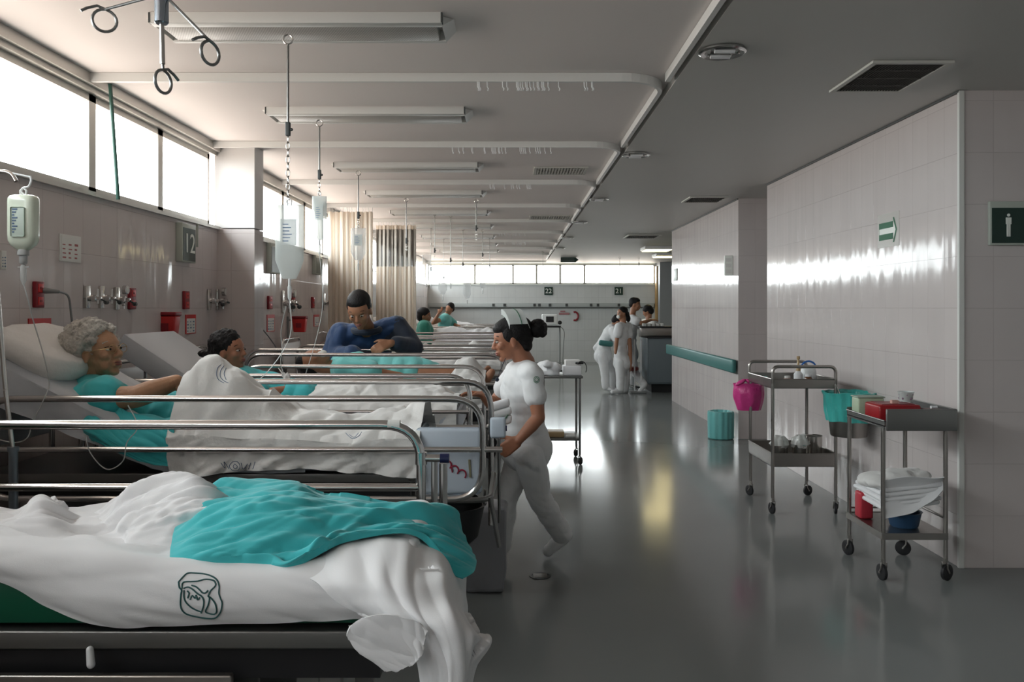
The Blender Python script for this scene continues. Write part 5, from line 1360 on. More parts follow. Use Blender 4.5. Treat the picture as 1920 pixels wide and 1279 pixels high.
# ------------------------------------------------------------------ foreground linen
def patch(rows, nu, nv):
    """rows of control points -> smooth grid (even samples)"""
    R = [catmull(r, nu) for r in rows]
    n = min(len(r) for r in R)
    C = [catmull([R[i][j] for i in range(len(R))], nv) for j in range(n)]
    return [[C[j][i] for j in range(n)] for i in range(len(C[0]))]
def ruffle(G, fn):
    """push the grid along its own normals by fn(s, t, point)"""
    nr, nc = len(G), len(G[0]); out = []
    for i in range(nr):
        row = []
        for j in range(nc):
            du = G[i][min(j + 1, nc - 1)] - G[i][max(j - 1, 0)]; dv = G[min(i + 1, nr - 1)][j] - G[max(i - 1, 0)][j]
            n = du.cross(dv); n = n.normalized() if n.length > 1e-12 else Vector((0, 0, 1))
            if n.y > 0 and abs(n.y) > abs(n.z): n = -n
            elif n.z < 0 and abs(n.z) >= abs(n.y): n = -n
            row.append(G[i][j] + n * fn(j / (nc - 1), i / (nr - 1), G[i][j]))
        out.append(row)
    return out
# (1) the bottom sheet tucked round the near mattress; hem leaves the green corner bare on the left
def row(pts): return [P(*p) for p in pts]
Yn = 1.815
rows = [
    row([(-420, 1040, Yn), (-200, 1050, Yn), (0, 1095, Yn), (90, 1140, Yn), (200, 1178, Yn), (330, 1176, Yn), (480, 1172, Yn), (640, 1166, Yn), (760, 1158, 1.82), (800, 1150, 1.86)]),
    row([(-420, 1025, Yn), (-200, 1030, Yn), (0, 1070, 1.80), (90, 1108, 1.80), (200, 1140, 1.80), (330, 1138, 1.80), (480, 1140, 1.80), (640, 1138, 1.80), (760, 1130, 1.80), (815, 1125, 1.86)]),
    row([(-420, 1012, Yn), (-200, 1015, Yn), (0, 1035, 1.81), (90, 1060, 1.81), (200, 1080, 1.81), (330, 1090, 1.81), (480, 1095, 1.81), (640, 1098, 1.81), (760, 1096, 1.82), (825, 1092, 1.88)]),
    row([(-420, 1004, 1.85), (-200, 1004, 1.85), (0, 1012, 1.85), (90, 1022, 1.85), (200, 1034, 1.85), (330, 1050, 1.85), (480, 1060, 1.85), (640, 1064, 1.85), (760, 1062, 1.86), (822, 1060, 1.9)])]
y2 = [(x.x, x.z) for x in rows[-1]]; y2[-1] = (-.215, .895)
for Y in (1.95, 2.08, 2.2, 2.35):
    rows.append([Vector((x, Y, (z if Y < 2 or x > -.22 else .985) + .01 * math.sin(x * 7 + Y * 9))) for x, z in y2])
rows.append([Vector((x, 2.405, .86)) for x, z in y2])
G = patch(rows, 26, 9)
def f1(s, t, p):
    d = .006 * afold(p.x, p.z, 6, 9, 6, 1.5) + .0025 * afold(p.x, p.z, -12, 26, 5, 2)
    k = min(1, max(0, (p.y - 1.86) / .08)); d += k * (.014 * afold(p.x, p.y, 35, 7, 3, 3) + .006 * afold(p.x, p.y, -30, 15, 3, 4))
    return d
sheet1 = tag(grid_surface('bed_sheet', ruffle(G, f1), M['linen'], None, .003), 'white fitted sheet with a green outline emblem on the nearest bed', 'bedding')

# (2) loose white sheet crumpled along the far side of the near bed
rows = [
    row([(-220, 1012, 1.98), (-60, 1015, 1.98), (20, 1018, 2.0), (110, 1010, 2.02), (170, 1015, 2.03), (225, 1022, 2.0), (240, 1042, 1.98), (300, 1040, 1.98), (360, 1030, 2.0), (450, 1040, 2.0)]),
    row([(-220, 985, 2.05), (-60, 990, 2.05), (20, 985, 2.06), (80, 978, 2.08), (140, 995, 2.10), (215, 1000, 2.08), (235, 990, 2.04), (300, 970, 2.04), (360, 955, 2.05), (450, 970, 2.05)]),
    row([(-220, 972, 2.14), (-60, 976, 2.14), (15, 975, 2.15), (75, 950, 2.16), (140, 985, 2.18), (190, 985, 2.17), (235, 955, 2.16), (300, 925, 2.14), (370, 905, 2.14), (430, 948, 2.14)]),
    row([(-220, 962, 2.22), (-60, 968, 2.22), (20, 964, 2.23), (82, 926, 2.24), (140, 970, 2.25), (190, 962, 2.24), (240, 922, 2.22), (300, 897, 2.22), (365, 888, 2.22), (425, 930, 2.22)]),
    row([(-220, 960, 2.29), (-60, 966, 2.29), (20, 964, 2.30), (86, 940, 2.30), (140, 972, 2.31), (190, 950, 2.30), (240, 918, 2.29), (295, 892, 2.29), (360, 890, 2.29), (415, 930, 2.29)]),
    row([(-220, 985, 2.36), (-60, 985, 2.36), (20, 980, 2.36), (80, 978, 2.36), (150, 985, 2.37), (200, 965, 2.37), (240, 950, 2.37), (290, 935, 2.37), (370, 935, 2.37), (415, 955, 2.37)])]
G = patch(rows, 26, 22)
def f2(s, t, p):
    w = noise.noise(p * 3.1) * .8
    d = .014 * afold(p.x + w * .05, p.y * 1.5 + p.z, 38, 10, 3.5, 7) + .008 * afold(p.x, p.y * 1.5 + p.z + w * .03, 20, 19, 4, 8) + .003 * afold(p.x, p.y + p.z, 60, 34, 4, 9)
    return d * min(1, 4 * t + .15) * min(1, 5 * (1 - t) + .1)
tag(grid_surface('crumpled_sheet', ruffle(G, f2), M['linen'], None, .003), 'crumpled loose white sheet lying left of the turquoise gown on the nearest bed', 'bedding')

# (3) the loose sheet end spilling over the foot corner
rows = [
    row([(560, 1060, 1.90), (640, 1008, 2.02), (720, 996, 2.12), (800, 998, 2.2), (858, 1025, 2.26), (874, 1060, 2.30)]),
    row([(572, 1080, 1.84), (660, 1045, 1.87), (740, 1030, 1.92), (806, 1050, 1.98), (856, 1082, 2.08), (872, 1110, 2.18)]),
    row([(600, 1098, 1.79), (680, 1085, 1.77), (750, 1082, 1.77), (818, 1090, 1.84), (862, 1105, 1.98), (876, 1140, 2.1)]),
    row([(635, 1130, 1.775), (705, 1125, 1.74), (772, 1130, 1.72), (835, 1135, 1.77), (872, 1140, 1.86), (876, 1180, 1.98)]),
    row([(685, 1155, 1.77), (742, 1165, 1.72), (800, 1172, 1.69), (855, 1168, 1.72), (893, 1178, 1.78), (884, 1192, 1.9)]),
    row([(742, 1180, 1.77), (787, 1210, 1.71), (828, 1218, 1.69), (872, 1204, 1.71), (910, 1199, 1.76), (894, 1215, 1.84)]),
    row([(778, 1225, 1.77), (812, 1255, 1.72), (842, 1258, 1.69), (870, 1250, 1.72), (882, 1240, 1.77), (880, 1250, 1.82)]),
    row([(790, 1275, 1.77), (815, 1298, 1.73), (845, 1305, 1.70), (862, 1290, 1.73), (870, 1280, 1.78), (872, 1285, 1.82)]),
    row([(795, 1330, 1.77), (815, 1340, 1.74), (845, 1345, 1.71), (860, 1330, 1.74), (866, 1320, 1.78), (868, 1330, 1.82)])]
G = patch(rows, 30, 14)
def f3(s, t, p):
    w = noise.noise(p * 4) * .6
    d = .016 * sfold(s * 1.0 + w * .04 + .25 * t, t, 92, 4.5, 4, 3) + .006 * sfold(s + .35 * t, t, 84, 11, 5, 4) + .0022 * afold(s + .3 * t, t, 80, 9, 6, 5)
    return d * min(1, .25 + 3 * t) * min(1, 7 * s + .1) * min(1, 7 * (1 - s) + .1)
spill = tag(grid_surface('hanging_sheet', ruffle(G, f3), M['linen'], None, .003), 'white sheet end spilling in folds over the foot corner of the nearest bed', 'bedding')
# turned back corner flap
rows = [
    row([(655, 1175, 1.685), (690, 1156, 1.685), (740, 1152, 1.685), (785, 1168, 1.685), (802, 1182, 1.685)]),
    row([(650, 1192, 1.685), (688, 1184, 1.685), (738, 1184, 1.685), (780, 1196, 1.685), (797, 1204, 1.685)]),
    row([(664, 1212, 1.685), (698, 1210, 1.685), (740, 1210, 1.685), (778, 1216, 1.685), (792, 1220, 1.685)]),
    row([(694, 1236, 1.685), (718, 1236, 1.685), (750, 1234, 1.685), (776, 1232, 1.685), (788, 1232, 1.685)]),
    row([(722, 1258, 1.685), (738, 1258, 1.685), (756, 1254, 1.685), (774, 1246, 1.685), (784, 1240, 1.685)])]
G = patch(rows, 18, 12)
tag(grid_surface('sheet_corner', ruffle(G, lambda s, t, p: .0035 * afold(s, t, 40, 3, 3, 11) + .0018 * afold(s, t, 60, 7, 3, 12)), M['linen'], None, .004), 'folded back white sheet corner hanging below the nearest mattress edge', 'bedding')

# (4) turquoise gown
rows = [
    row([(318, 1050, 1.875), (360, 1056, 1.87), (420, 1058, 1.86), (490, 1062, 1.86), (540, 1070, 1.84), (590, 1046, 1.88), (640, 1020, 1.94), (700, 1006, 2.0), (760, 1000, 2.05), (800, 1020, 2.08), (830, 1068, 2.08), (868, 1084, 2.08)]),
    row([(320, 1025, 1.93), (365, 1030, 1.88), (420, 1034, 1.86), (490, 1038, 1.85), (545, 1040, 1.85), (600, 1018, 1.89), (650, 996, 1.95), (710, 985, 2.02), (770, 985, 2.06), (815, 1010, 2.08), (850, 1050, 2.09), (890, 1070, 2.12)]),
    row([(328, 990, 2.02), (370, 985, 1.98), (430, 985, 1.95), (500, 990, 1.93), (560, 985, 1.95), (610, 970, 2.0), (665, 962, 2.05), (725, 960, 2.1), (785, 966, 2.12), (835, 985, 2.14), (868, 1020, 2.16), (893, 1048, 2.2)]),
    row([(345, 962, 2.12), (380, 945, 2.08), (430, 935, 2.06), (500, 930, 2.05), (565, 935, 2.06), (620, 938, 2.12), (672, 942, 2.16), (735, 946, 2.2), (792, 952, 2.22), (838, 966, 2.24), (862, 990, 2.26), (882, 1020, 2.28)]),
    row([(368, 945, 2.22), (400, 922, 2.2), (445, 908, 2.2), (510, 902, 2.2), (565, 906, 2.2), (610, 922, 2.24), (665, 926, 2.26), (725, 940, 2.28), (785, 948, 2.3), (830, 958, 2.32), (852, 978, 2.33), (870, 1000, 2.34)]),
    row([(395, 930, 2.3), (420, 914, 2.3), (460, 904, 2.3), (520, 897, 2.3), (562, 902, 2.3), (605, 920, 2.32), (655, 925, 2.34), (715, 938, 2.36), (775, 950, 2.38), (815, 960, 2.4), (838, 975, 2.4), (850, 995, 2.4)]),
    row([(400, 952, 2.36), (430, 948, 2.36), (470, 945, 2.36), (520, 945, 2.36), (565, 945, 2.36), (605, 950, 2.37), (655, 955, 2.38), (715, 958, 2.39), (770, 962, 2.4), (810, 968, 2.42), (830, 980, 2.42), (835, 1000, 2.42)])]
G = patch(rows, 26, 26)
def f4(s, t, p):
    w = noise.noise(Vector((s * 3, t * 2, 1))) * .9
    e = min(1, 6 * t + .1) * min(1, 8 * s + .1) * min(1, 8 * (1 - s) + .15) * max(0, min(1, 3.2 * (.92 - t)))
    q = p.y * 1.3 + p.z; x = p.x + w * .04
    d = .026 * sfold(x, q, 48, 5, 3.0, 25) + .017 * afold(x, q, 42, 7, 3.2, 21) + .009 * afold(x, q, 22, 14, 4, 22)          # long diagonal folds
    d += .0045 * afold(x, q, 55, 24, 5, 23) + .0015 * afold(x, q, 5, 36, 5, 24)
    band = math.exp(-((t - (.12 + 1.0 * (s - .38))) / .035) ** 2) if s > .3 else 0      # the gown's folded hem crossing upwards
    d += .014 * band
    return d * e
gown = tag(grid_surface('hospital_gown', ruffle(G, f4), M['teal'], None, .0035), 'turquoise hospital gown dumped in folds on the nearest bed', 'gown')

# grey bag and basin under the second bed's foot
t = thing('bin_bag', 'grey plastic waste bag standing below the foot of the second bed', 'bag', (-.15, 4.55, 0))
bm = B(); v = box(bm, -.13, .12, -.11, .11, .0, .47, .03)
bmesh.ops.subdivide_edges(bm, edges=bm.edges[:], cuts=3, use_grid_fill=True)
for w_ in bm.verts: w_.co += Vector((1, 1, 0)) * .02 * noise.noise(w_.co * 11); w_.co.x *= 1 - .1 * (1 - w_.co.z / .47); w_.co.z = max(w_.co.z, .002)
obj('film', bm, plastic_film('grey bag film', (.32, .32, .34), .92, .3), t, angle=80)
t = thing('black_basin', 'black basin hanging under the foot end of the second bed', 'basin', (-.27, 3.75, .48))
bm = B(); lathe(bm, [(0, 0), (.08, 0), (.11, .03), (.14, .17), (.15, .175), (.13, .17), (.10, .03), (0, .02)], seg=32); obj('bowl', bm, M['black'], t)
bm = B(); tube(bm, [(-.14, 0, .17), (-.14, .0, .24)], .006, 6); tube(bm, [(.14, 0, .17), (.14, 0, .24)], .006, 6); obj('hanger', bm, M['chrome'], t)

# ------------------------------------------------------------------ laundry emblems, printed where the cloth is
def stroke_on(target, polys, r, m, name, o=None, closed=()):
    """ink lines lying on a cloth, found by looking at the cloth from the viewer's side"""
    dg = bpy.context.evaluated_depsgraph_get(); me = target.data
    bv = BVHTree.FromPolygons([target.matrix_world @ v.co for v in me.vertices], [p.vertices[:] for p in me.polygons])
    cam0 = Vector((0, 0, CAMZ)); bm = B(); k = 0
    for pl in polys:
        pts = []
        for q in catmull([Vector((a, b, 0)) for a, b in pl], 6):
            d = (P(q.x, q.y, 2.0) - cam0).normalized(); h = bv.ray_cast(cam0, d)
            if h[0] is not None: pts.append(h[0] - d * .0012)
        if len(pts) > 2: tube(bm, pts, r, 5); k += 1
    if k: return obj(name, bm, m, target, smooth=True, world=True)
def zz(l, s=10.66, ox=300, oy=1060): return [(ox + a / s, oy + b / s) for a, b in l]
emb = [zz(l) for l in (
    [(370, 330), (480, 210), (560, 155), (700, 155), (900, 175), (1050, 225), (1140, 300), (1180, 420), (1175, 560), (1210, 670), (1240, 760), (1220, 900), (1170, 1000), (1090, 1060), (950, 1065), (750, 1035), (550, 985), (450, 910), (410, 800), (415, 600), (430, 500), (385, 440), (370, 330)],
    [(440, 470), (440, 380), (490, 330), (640, 325), (760, 315), (900, 280), (1060, 300), (1110, 370), (1090, 430), (1010, 510), (960, 620)],
    [(470, 460), (560, 435), (650, 480), (740, 560), (830, 620), (870, 700), (870, 800), (850, 880), (820, 960)],
    [(630, 400), (720, 430), (800, 500), (850, 550), (910, 550), (960, 500)],
    [(480, 500), (480, 640), (520, 740), (620, 840), (730, 900), (820, 930)],
    [(960, 620), (990, 660), (960, 800), (910, 920), (960, 960), (1080, 980), (1130, 920), (1110, 790), (1060, 700), (1000, 640)],
    [(540, 510), (580, 560), (550, 660)], [(600, 690), (640, 610), (700, 660), (720, 600), (750, 690), (800, 640)])]
stroke_on(sheet1, emb, .0017, M['ink'], 'emblem')
emb2 = [[(414, 684), (408, 690), (406, 702), (410, 712), (420, 718)], [(420, 686), (414, 694), (413, 706), (420, 714), (428, 718)], [(424, 690), (420, 700), (424, 712)]]
stroke_on(cover2, emb2, .0014, M['blueink'], 'emblem')
emb3 = [[(414, 868), (422, 878), (420, 866), (430, 880)], [(436, 866), (430, 874), (436, 882), (446, 882), (450, 874), (445, 866), (436, 866)], [(440, 870), (437, 875), (441, 879), (445, 875), (440, 870)], [(452, 868), (456, 880), (464, 870)], [(466, 880), (470, 868)], [(474, 880), (478, 866)], [(648, 812), (660, 822), (672, 818), (678, 810)], [(655, 815), (664, 820), (672, 812)]]
stroke_on(cover2, emb3, .0013, M['blueink'], 'emblem')
# ================================================================== people
def basis(fwd, up):
    f = Vector(fwd).normalized(); u = Vector(up); u = (u - f * u.dot(f)).normalized(); l = u.cross(f)
    return Matrix((f, l, u)).transposed()      # columns: forward, left, up
def head_prims(bm, C, R, s, age=0):
    def W(p): return Vector(C) + R @ (Vector(p) * s)
    def e(p, r): ell(bm, W(p), tuple(x * s for x in r), R, 18, 12)
    e((-.018, 0, .035), (.095, .073, .083)); e((.02, 0, .02), (.070, .066, .075)); e((.030, 0, -.03), (.056, .054, .066))
    e((.032, 0, -.068), (.046, .045, .036)); e((.064, 0, -.092), (.020, .022, .017)); e((-.01, 0, -.02), (.062, .064, .06))
    e((.074, 0, .028), (.016, .043, .014))                     # brow
    for y in (-1, 1):
        e((.060, .038 * y, -.020), (.024, .022, .022))         # cheek
        e((-.004, .071 * y, -.010), (.018, .009, .031)); e((-.001, .074 * y, -.032), (.010, .008, .012))   # ear, lobe
    cap(bm, W((.084, 0, .012)), .0075 * s, W((.103, 0, -.023)), .0115 * s, 12)
    for y in (-1, 1): e((.094, .011 * y, -.029), (.010, .008, .007))
    e((.084, 0, -.054), (.013, .024, .007)); e((.083, 0, -.066), (.012, .021, .008)); e((.078, 0, -.046), (.012, .018, .012))
    if age:
        for y in (-1, 1): e((.055, .040 * y, -.062), (.018, .012, .022))
def head_details(T, C, R, s, lip='lips', brow='hair'):
    def W(p): return Vector(C) + R @ (Vector(p) * s)
    for y in (-1, 1):
        bm = B(); ell(bm, W((.0755, .031 * y, .003)), (.0122 * s, .0125 * s, .0065 * s), R); ey = obj('eye', bm, M['eyewhite'], T, world=True)
        bm = B(); ell(bm, W((.0865, .0315 * y, .003)), (.0035 * s, .0058 * s, .0052 * s), R, 12, 8); obj('iris', bm, M['iris'], ey, world=True)
        bm = B(); tube(bm, [W((.082 - .018 * (k / 4) ** 2, y * (.016 + .032 * k / 4), .030 + .006 * math.sin(PI * k / 4))) for k in range(5)], .0026 * s, 6); obj('eyebrow', bm, M[brow], T, world=True)
        bm = B(); tube(bm, [W((.0865 - .012 * (k / 4) ** 2 * 1.3, y * (.018 + .028 * k / 4), .012 + .003 * math.sin(PI * k / 4))) for k in range(5)], .0013 * s, 6); obj('eyelid', bm, M['iris'], T, world=True)
    bm = B(); ell(bm, W((.0895, 0, -.0545)), (.009 * s, .021 * s, .0045 * s), R); ell(bm, W((.089, 0, -.0645)), (.009 * s, .018 * s, .0055 * s), R); obj('lips', bm, M[lip], T, world=True)
def hand(bm, w, d, n, curl=.4, s=1.0, left=True, spread=.12):
    """w wrist, d towards the fingers, n out of the back of the hand"""
    d = Vector(d).normalized(); n = Vector(n); n = (n - d * n.dot(d)).normalized(); a = d.cross(n)     # across the palm
    if left: a = -a
    w = Vector(w)
    for q in (-.030, -.010, .010, .028): cap(bm, w + a * q * .7 * s + d * .012 * s, .015 * s, w + a * q * s + d * .082 * s, .0125 * s, 10, 4)
    for i, (q, L) in enumerate(((-.031, .072), (-.0105, .082), (.0105, .077), (.030, .060))):
        p = w + a * q * s + d * .085 * s; dd = (d + a * q * spread * 18 * .3).normalized(); ang = curl * (.75 + .12 * i)
        for k, (l, r) in enumerate(((.45, .0093), (.32, .0086), (.27, .0078))):
            c, sn = math.cos(ang * (k + .6)), math.sin(ang * (k + .6)); v = dd * c - n * sn; p2 = p + v * L * l * s
            cap(bm, p, r * s, p2, r * .93 * s, 10, 4); p = p2
    p = w + a * -.030 * s + d * .025 * s; v = (d * .75 - a * .75 - n * .25).normalized(); p2 = p + v * .042 * s; cap(bm, p, .0135 * s, p2, .0105 * s, 10, 4)
    v = (d * .95 - a * .25 - n * .35 * (1 + curl)).normalized(); cap(bm, p2, .0105 * s, p2 + v * .033 * s, .0085 * s, 10, 4)
ARM, LEG = (.049, .038, .026), (.083, .056, .036)
def torso_prims(bm, J, g=0.0, w=1.0, belly=0.0):
    """shoulders, ribs, waist and hips as overlapping volumes; g = how far the cloth stands off"""
    sl, sr, nk, ch, wa, pe = (Vector(J[k]) for k in ('shL', 'shR', 'neck', 'chest', 'waist', 'pelvis'))
    ax = (sl - sr); half = ax.length / 2; ax.normalize()
    def e(c, up, r):
        up = up.normalized(); a2 = (ax - up * ax.dot(up)).normalized(); R = Matrix((up.cross(a2) * -1, a2, up)).transposed(); ell(bm, c, r, R, 20, 14)
    e(nk.lerp(ch, .45), nk - ch, (.088 + g, half * .86 + g, .085 + g)); e(ch, nk - wa, (.108 + g, .150 * w + g, .13 + g)); e(ch.lerp(wa, .5), ch - wa, (.100 + g + belly * .5, .138 * w + g, .12 + g))
    e(wa, ch - pe, (.100 + g + belly, .132 * w + g, .10 + g)); e(wa.lerp(pe, .55), wa - pe, (.110 + g + belly * .6, .152 * w + g, .10 + g)); e(pe, wa - pe, (.115 + g, .165 * w + g, .09 + g))
    for s_ in (sl, sr): cap(bm, s_, .056 + g, nk.lerp(ch, .3).lerp(s_, .3), .06 + g)
def figure(name, label, skin, H, J, voxel=.008, hands=None, garments=(), group=None, age=0, cat='person', s=1.0, w=1.0, belly=0.0, detail=True, legs=True, arms='LR', arm_r=ARM, lip='lips'):
    T = thing(name, label, cat, Vector(J.get('ground', J['pelvis'])), 0, group)
    C, R, hs = Vector(H[0]), basis(H[1], H[2]), H[3]
    bm = B(); head_prims(bm, C, R, hs, age)
    nb = C + R @ (Vector((-.022, 0, -.05)) * hs)
    cap(bm, nb, .052 * hs, Vector(J['neck']), .060 * s); cap(bm, Vector(J['neck']), .062 * s, Vector(J['chest']).lerp(Vector(J['neck']), .6), .075 * s)
    torso_prims(bm, J, 0, w, belly)
    for k in arms:
        a, b, c = (Vector(J[q + k]) for q in ('sh', 'el', 'wr'))
        cap(bm, a, arm_r[0] * s, b, arm_r[1] * s); cap(bm, b, arm_r[1] * s, b.lerp(c, .35), arm_r[1] * 1.02 * s); cap(bm, b.lerp(c, .35), arm_r[1] * 1.02 * s, c, arm_r[2] * s)
        if hands and k in hands: hh = hands[k]; hand(bm, c, hh[0], hh[1], hh[2], hh[3] if len(hh) > 3 else 1.0, k == 'L')
    if legs:
        for k in 'LR':
            a, b, c, t = (Vector(J[q + k]) for q in ('hip', 'kn', 'an', 'to'))
            cap(bm, a, LEG[0] * s, b, LEG[1] * s); cap(bm, b, LEG[1] * s, b.lerp(c, .3), LEG[1] * s); cap(bm, b.lerp(c, .3), LEG[1] * s, c, LEG[2] * s); cap(bm, c, .036 * s, t, .028 * s)
    remesh(bm, 'body', M[skin], T, voxel, 3, fac=.45)
    if detail: head_details(T, C, R, hs, lip=lip, brow='hair_grey' if age else 'hair')
    for gmt in garments:
        kind, m, g = gmt[:3]; bm = B(); o = gmt[3] if len(gmt) > 3 else {}
        wr = o.get('wr', .006)
        if kind == 'top':
            torso_prims(bm, J, g, w, belly)
            if o.get('hem'):
                a, b = Vector(J['pelvis']), Vector(J['waist']); hd = (a - b).normalized(); cap(bm, a, .14 + g, a + hd * o['hem'], .15 + g)
            for k, fr in o.get('sleeve', {}).items():
                a, b, c = (Vector(J[q + k]) for q in ('sh', 'el', 'wr')); gr = g + o.get('loose', .012)
                if fr <= 1: e = a.lerp(b, fr); cap(bm, a, ARM[0] + gr, e, ARM[1] + .008 + gr * 1.3)
                else: cap(bm, a, ARM[0] + gr, b, ARM[1] + gr); cap(bm, b, ARM[1] + gr, b.lerp(c, fr - 1), ARM[2] + gr)
            if o.get('collar'): cap(bm, Vector(J['neck']), .068, Vector(J['neck']).lerp(nb, .35), .066)
        elif kind == 'sleeve':
            k, fr = o['side'], o['to']; a, b, c = (Vector(J[q + k]) for q in ('sh', 'el', 'wr')); cap(bm, a, ARM[0] + g, b, ARM[1] + g); cap(bm, b, ARM[1] + g, b.lerp(c, fr), ARM[2] + g)
        elif kind == 'trousers':
            e_ = Vector(J['pelvis']); ax = (Vector(J['hipL']) - Vector(J['hipR'])).normalized(); ell(bm, e_, (.118 + g, .14 + g, .13 + g)); 
            for k in 'LR':
                a, b, c = (Vector(J[q + k]) for q in ('hip', 'kn', 'an')); cap(bm, a, LEG[0] + .012 + g, b, LEG[1] + .012 + g); cap(bm, b, LEG[1] + .012 + g, c.lerp(b, .06), LEG[2] + .026 + g)
        elif kind == 'shoes':
            for k in 'LR':
                b2 = B(); a, t = Vector(J['an' + k]), Vector(J['to' + k]); d = (t - a); 
                heel = a + Vector((0, 0, -.035)) - d.normalized() * .02; cap(b2, a + Vector((0, 0, -.01)), .043, heel, .036); cap(b2, heel, .036, t, .036); cap(b2, a, .042, t, .034); ell(b2, t + d.normalized() * .012, .037)
                remesh(b2, 'shoe', M[m], T, max(voxel, .007), 3)
            bm.free(); continue
        for p in o.get('extra', ()): cap(bm, *p)
        remesh(bm, o.get('name', kind), M[m], T, o.get('voxel', max(voxel, .009)), o.get('sm', 3), disp=(lambda c, wr=wr: wr * (.45 * afold(c.x + c.y, c.z, 35, 9, 3, 2) + .35 * afold(c.x - c.y, c.z, -40, 14, 3, 5) + .4 * noise.noise(c * 16))))
    return T, R, C
def hair_blob(T, C, R, s, prims, m='hair', voxel=.007, disp=None, name='hair'):
    bm = B()
    for p, r in prims: ell(bm, Vector(C) + R @ (Vector(p) * s), tuple(x * s for x in r) if not isinstance(r, (int, float)) else r * s, R, 18, 12)
    return remesh(bm, name, M[m], T, voxel, 2, disp=disp)

# ---- the grey haired woman in the second bed
C = P(184, 660, 3.86)
J = dict(neck=P(160, 733, 3.88), chest=P(208, 768, 3.88), waist=P(285, 782, 3.88), pelvis=P(350, 792, 3.88), ground=Vector((-1.7, 3.86, .97)),
         shL=P(165, 745, 4.06), shR=P(172, 752, 3.69), elR=P(256, 744, 3.64), wrR=P(330, 716, 3.74), elL=P(240, 760, 4.1), wrL=P(330, 765, 4.05))
T, R, C = figure('person', 'grey curly haired woman in turquoise gown reclining in the second bed, arm stretched out', 'skin_old', (C, (.95, -.22, .14), (-.14, 0, 1), 1.12), J, voxel=.0055,
    hands={'R': ((.6, .2, -.7), (.7, -.3, .6), .6)}, age=1, legs=False, belly=.01, arm_r=(.062, .050, .034), lip='lips',
    garments=[('top', 'teal', .022, dict(wr=.018, sleeve={'R': .30, 'L': .7}, loose=.026, name='gown', voxel=.008, extra=[(P(108, 752, 3.72), .035, P(150, 780, 3.66), .05)]))])
rows = [row([(98, 742, 3.78), (130, 728, 3.74), (175, 730, 3.70), (215, 742, 3.68), (235, 775, 3.62), (290, 780, 3.64), (326, 780, 3.66)]),
        row([(92, 762, 3.70), (125, 765, 3.64), (168, 772, 3.58), (205, 790, 3.57), (240, 800, 3.56), (290, 798, 3.56), (327, 798, 3.525)]),
        row([(105, 785, 3.64), (140, 800, 3.58), (175, 808, 3.496), (212, 820, 3.508), (250, 828, 3.505), (295, 826, 3.505), (328, 824, 3.525)]),
        row([(125, 797, 3.62), (155, 812, 3.57), (185, 826, 3.508), (222, 842, 3.498), (262, 855, 3.496), (308, 862, 3.496), (332, 862, 3.525)]),
        row([(135, 800, 3.62), (163, 818, 3.57), (192, 834, 3.508), (230, 852, 3.496), (272, 868, 3.494), (310, 874, 3.494), (336, 878, 3.525)])]
grid_surface('gown_skirt', ruffle(patch(rows, 18, 16), lambda s, t, p: (.012 * afold(s, t, 75, 5, 3, 31) + .007 * afold(s, t, 50, 11, 4, 32)) * (.3 + .7 * (1 - t))), M['teal'], T, .003)
rr = random.Random(11); pr = []
for k in range(330):
    z = rr.uniform(-.85, 1); a = rr.uniform(0, 2 * PI); q = math.sqrt(1 - z * z); d = Vector((q * math.cos(a), q * math.sin(a), z))
    p = Vector((-.035 + d.x * .118, d.y * .092, .035 + d.z * .098))
    if p.x > .045 and p.z < .085: continue
    if p.x > .0 and p.z < .035 and abs(p.y) > .03: continue
    if p.x > -.03 and p.z < -.02: continue
    pr.append((p, (rr.uniform(.013, .023), rr.uniform(.012, .02), rr.uniform(.013, .023))))
pr.append(((-.035, 0, .035), (.108, .085, .088))); pr.append(((-.06, 0, -.03), (.065, .07, .06)))
hair_blob(T, C, R, 1.12, pr, 'hair_grey', .0052, disp=lambda c: .0035 * math.sin(c.x * 260 + 5 * noise.noise(c * 30)) * math.sin(c.z * 240 + 4 * noise.noise(c * 26)))
bm = B()
def W(p): return C + R @ (Vector(p) * 1.10)
for y in (-1, 1):
    tube(bm, [W((.100 - .010 * (math.cos(a) < 0) * 0, y * (.033 + .022 * math.cos(a)), .002 + .018 * math.sin(a))) for a in [2 * PI * k / 20 for k in range(20)]], .0014, 6, closed=True)
    tube(bm, [W((.100, y * .055, .006)), W((.05, y * .076, .006)), W((-.004, y * .083, .0))], .0016, 6)
tube(bm, [W((.100, -.011, .004)), W((.106, 0, .007)), W((.100, .011, .004))], .0014, 6)
obj('glasses', bm, mat('gold wire frame', (.45, .3, .15), .3, 1.0), T, world=True)

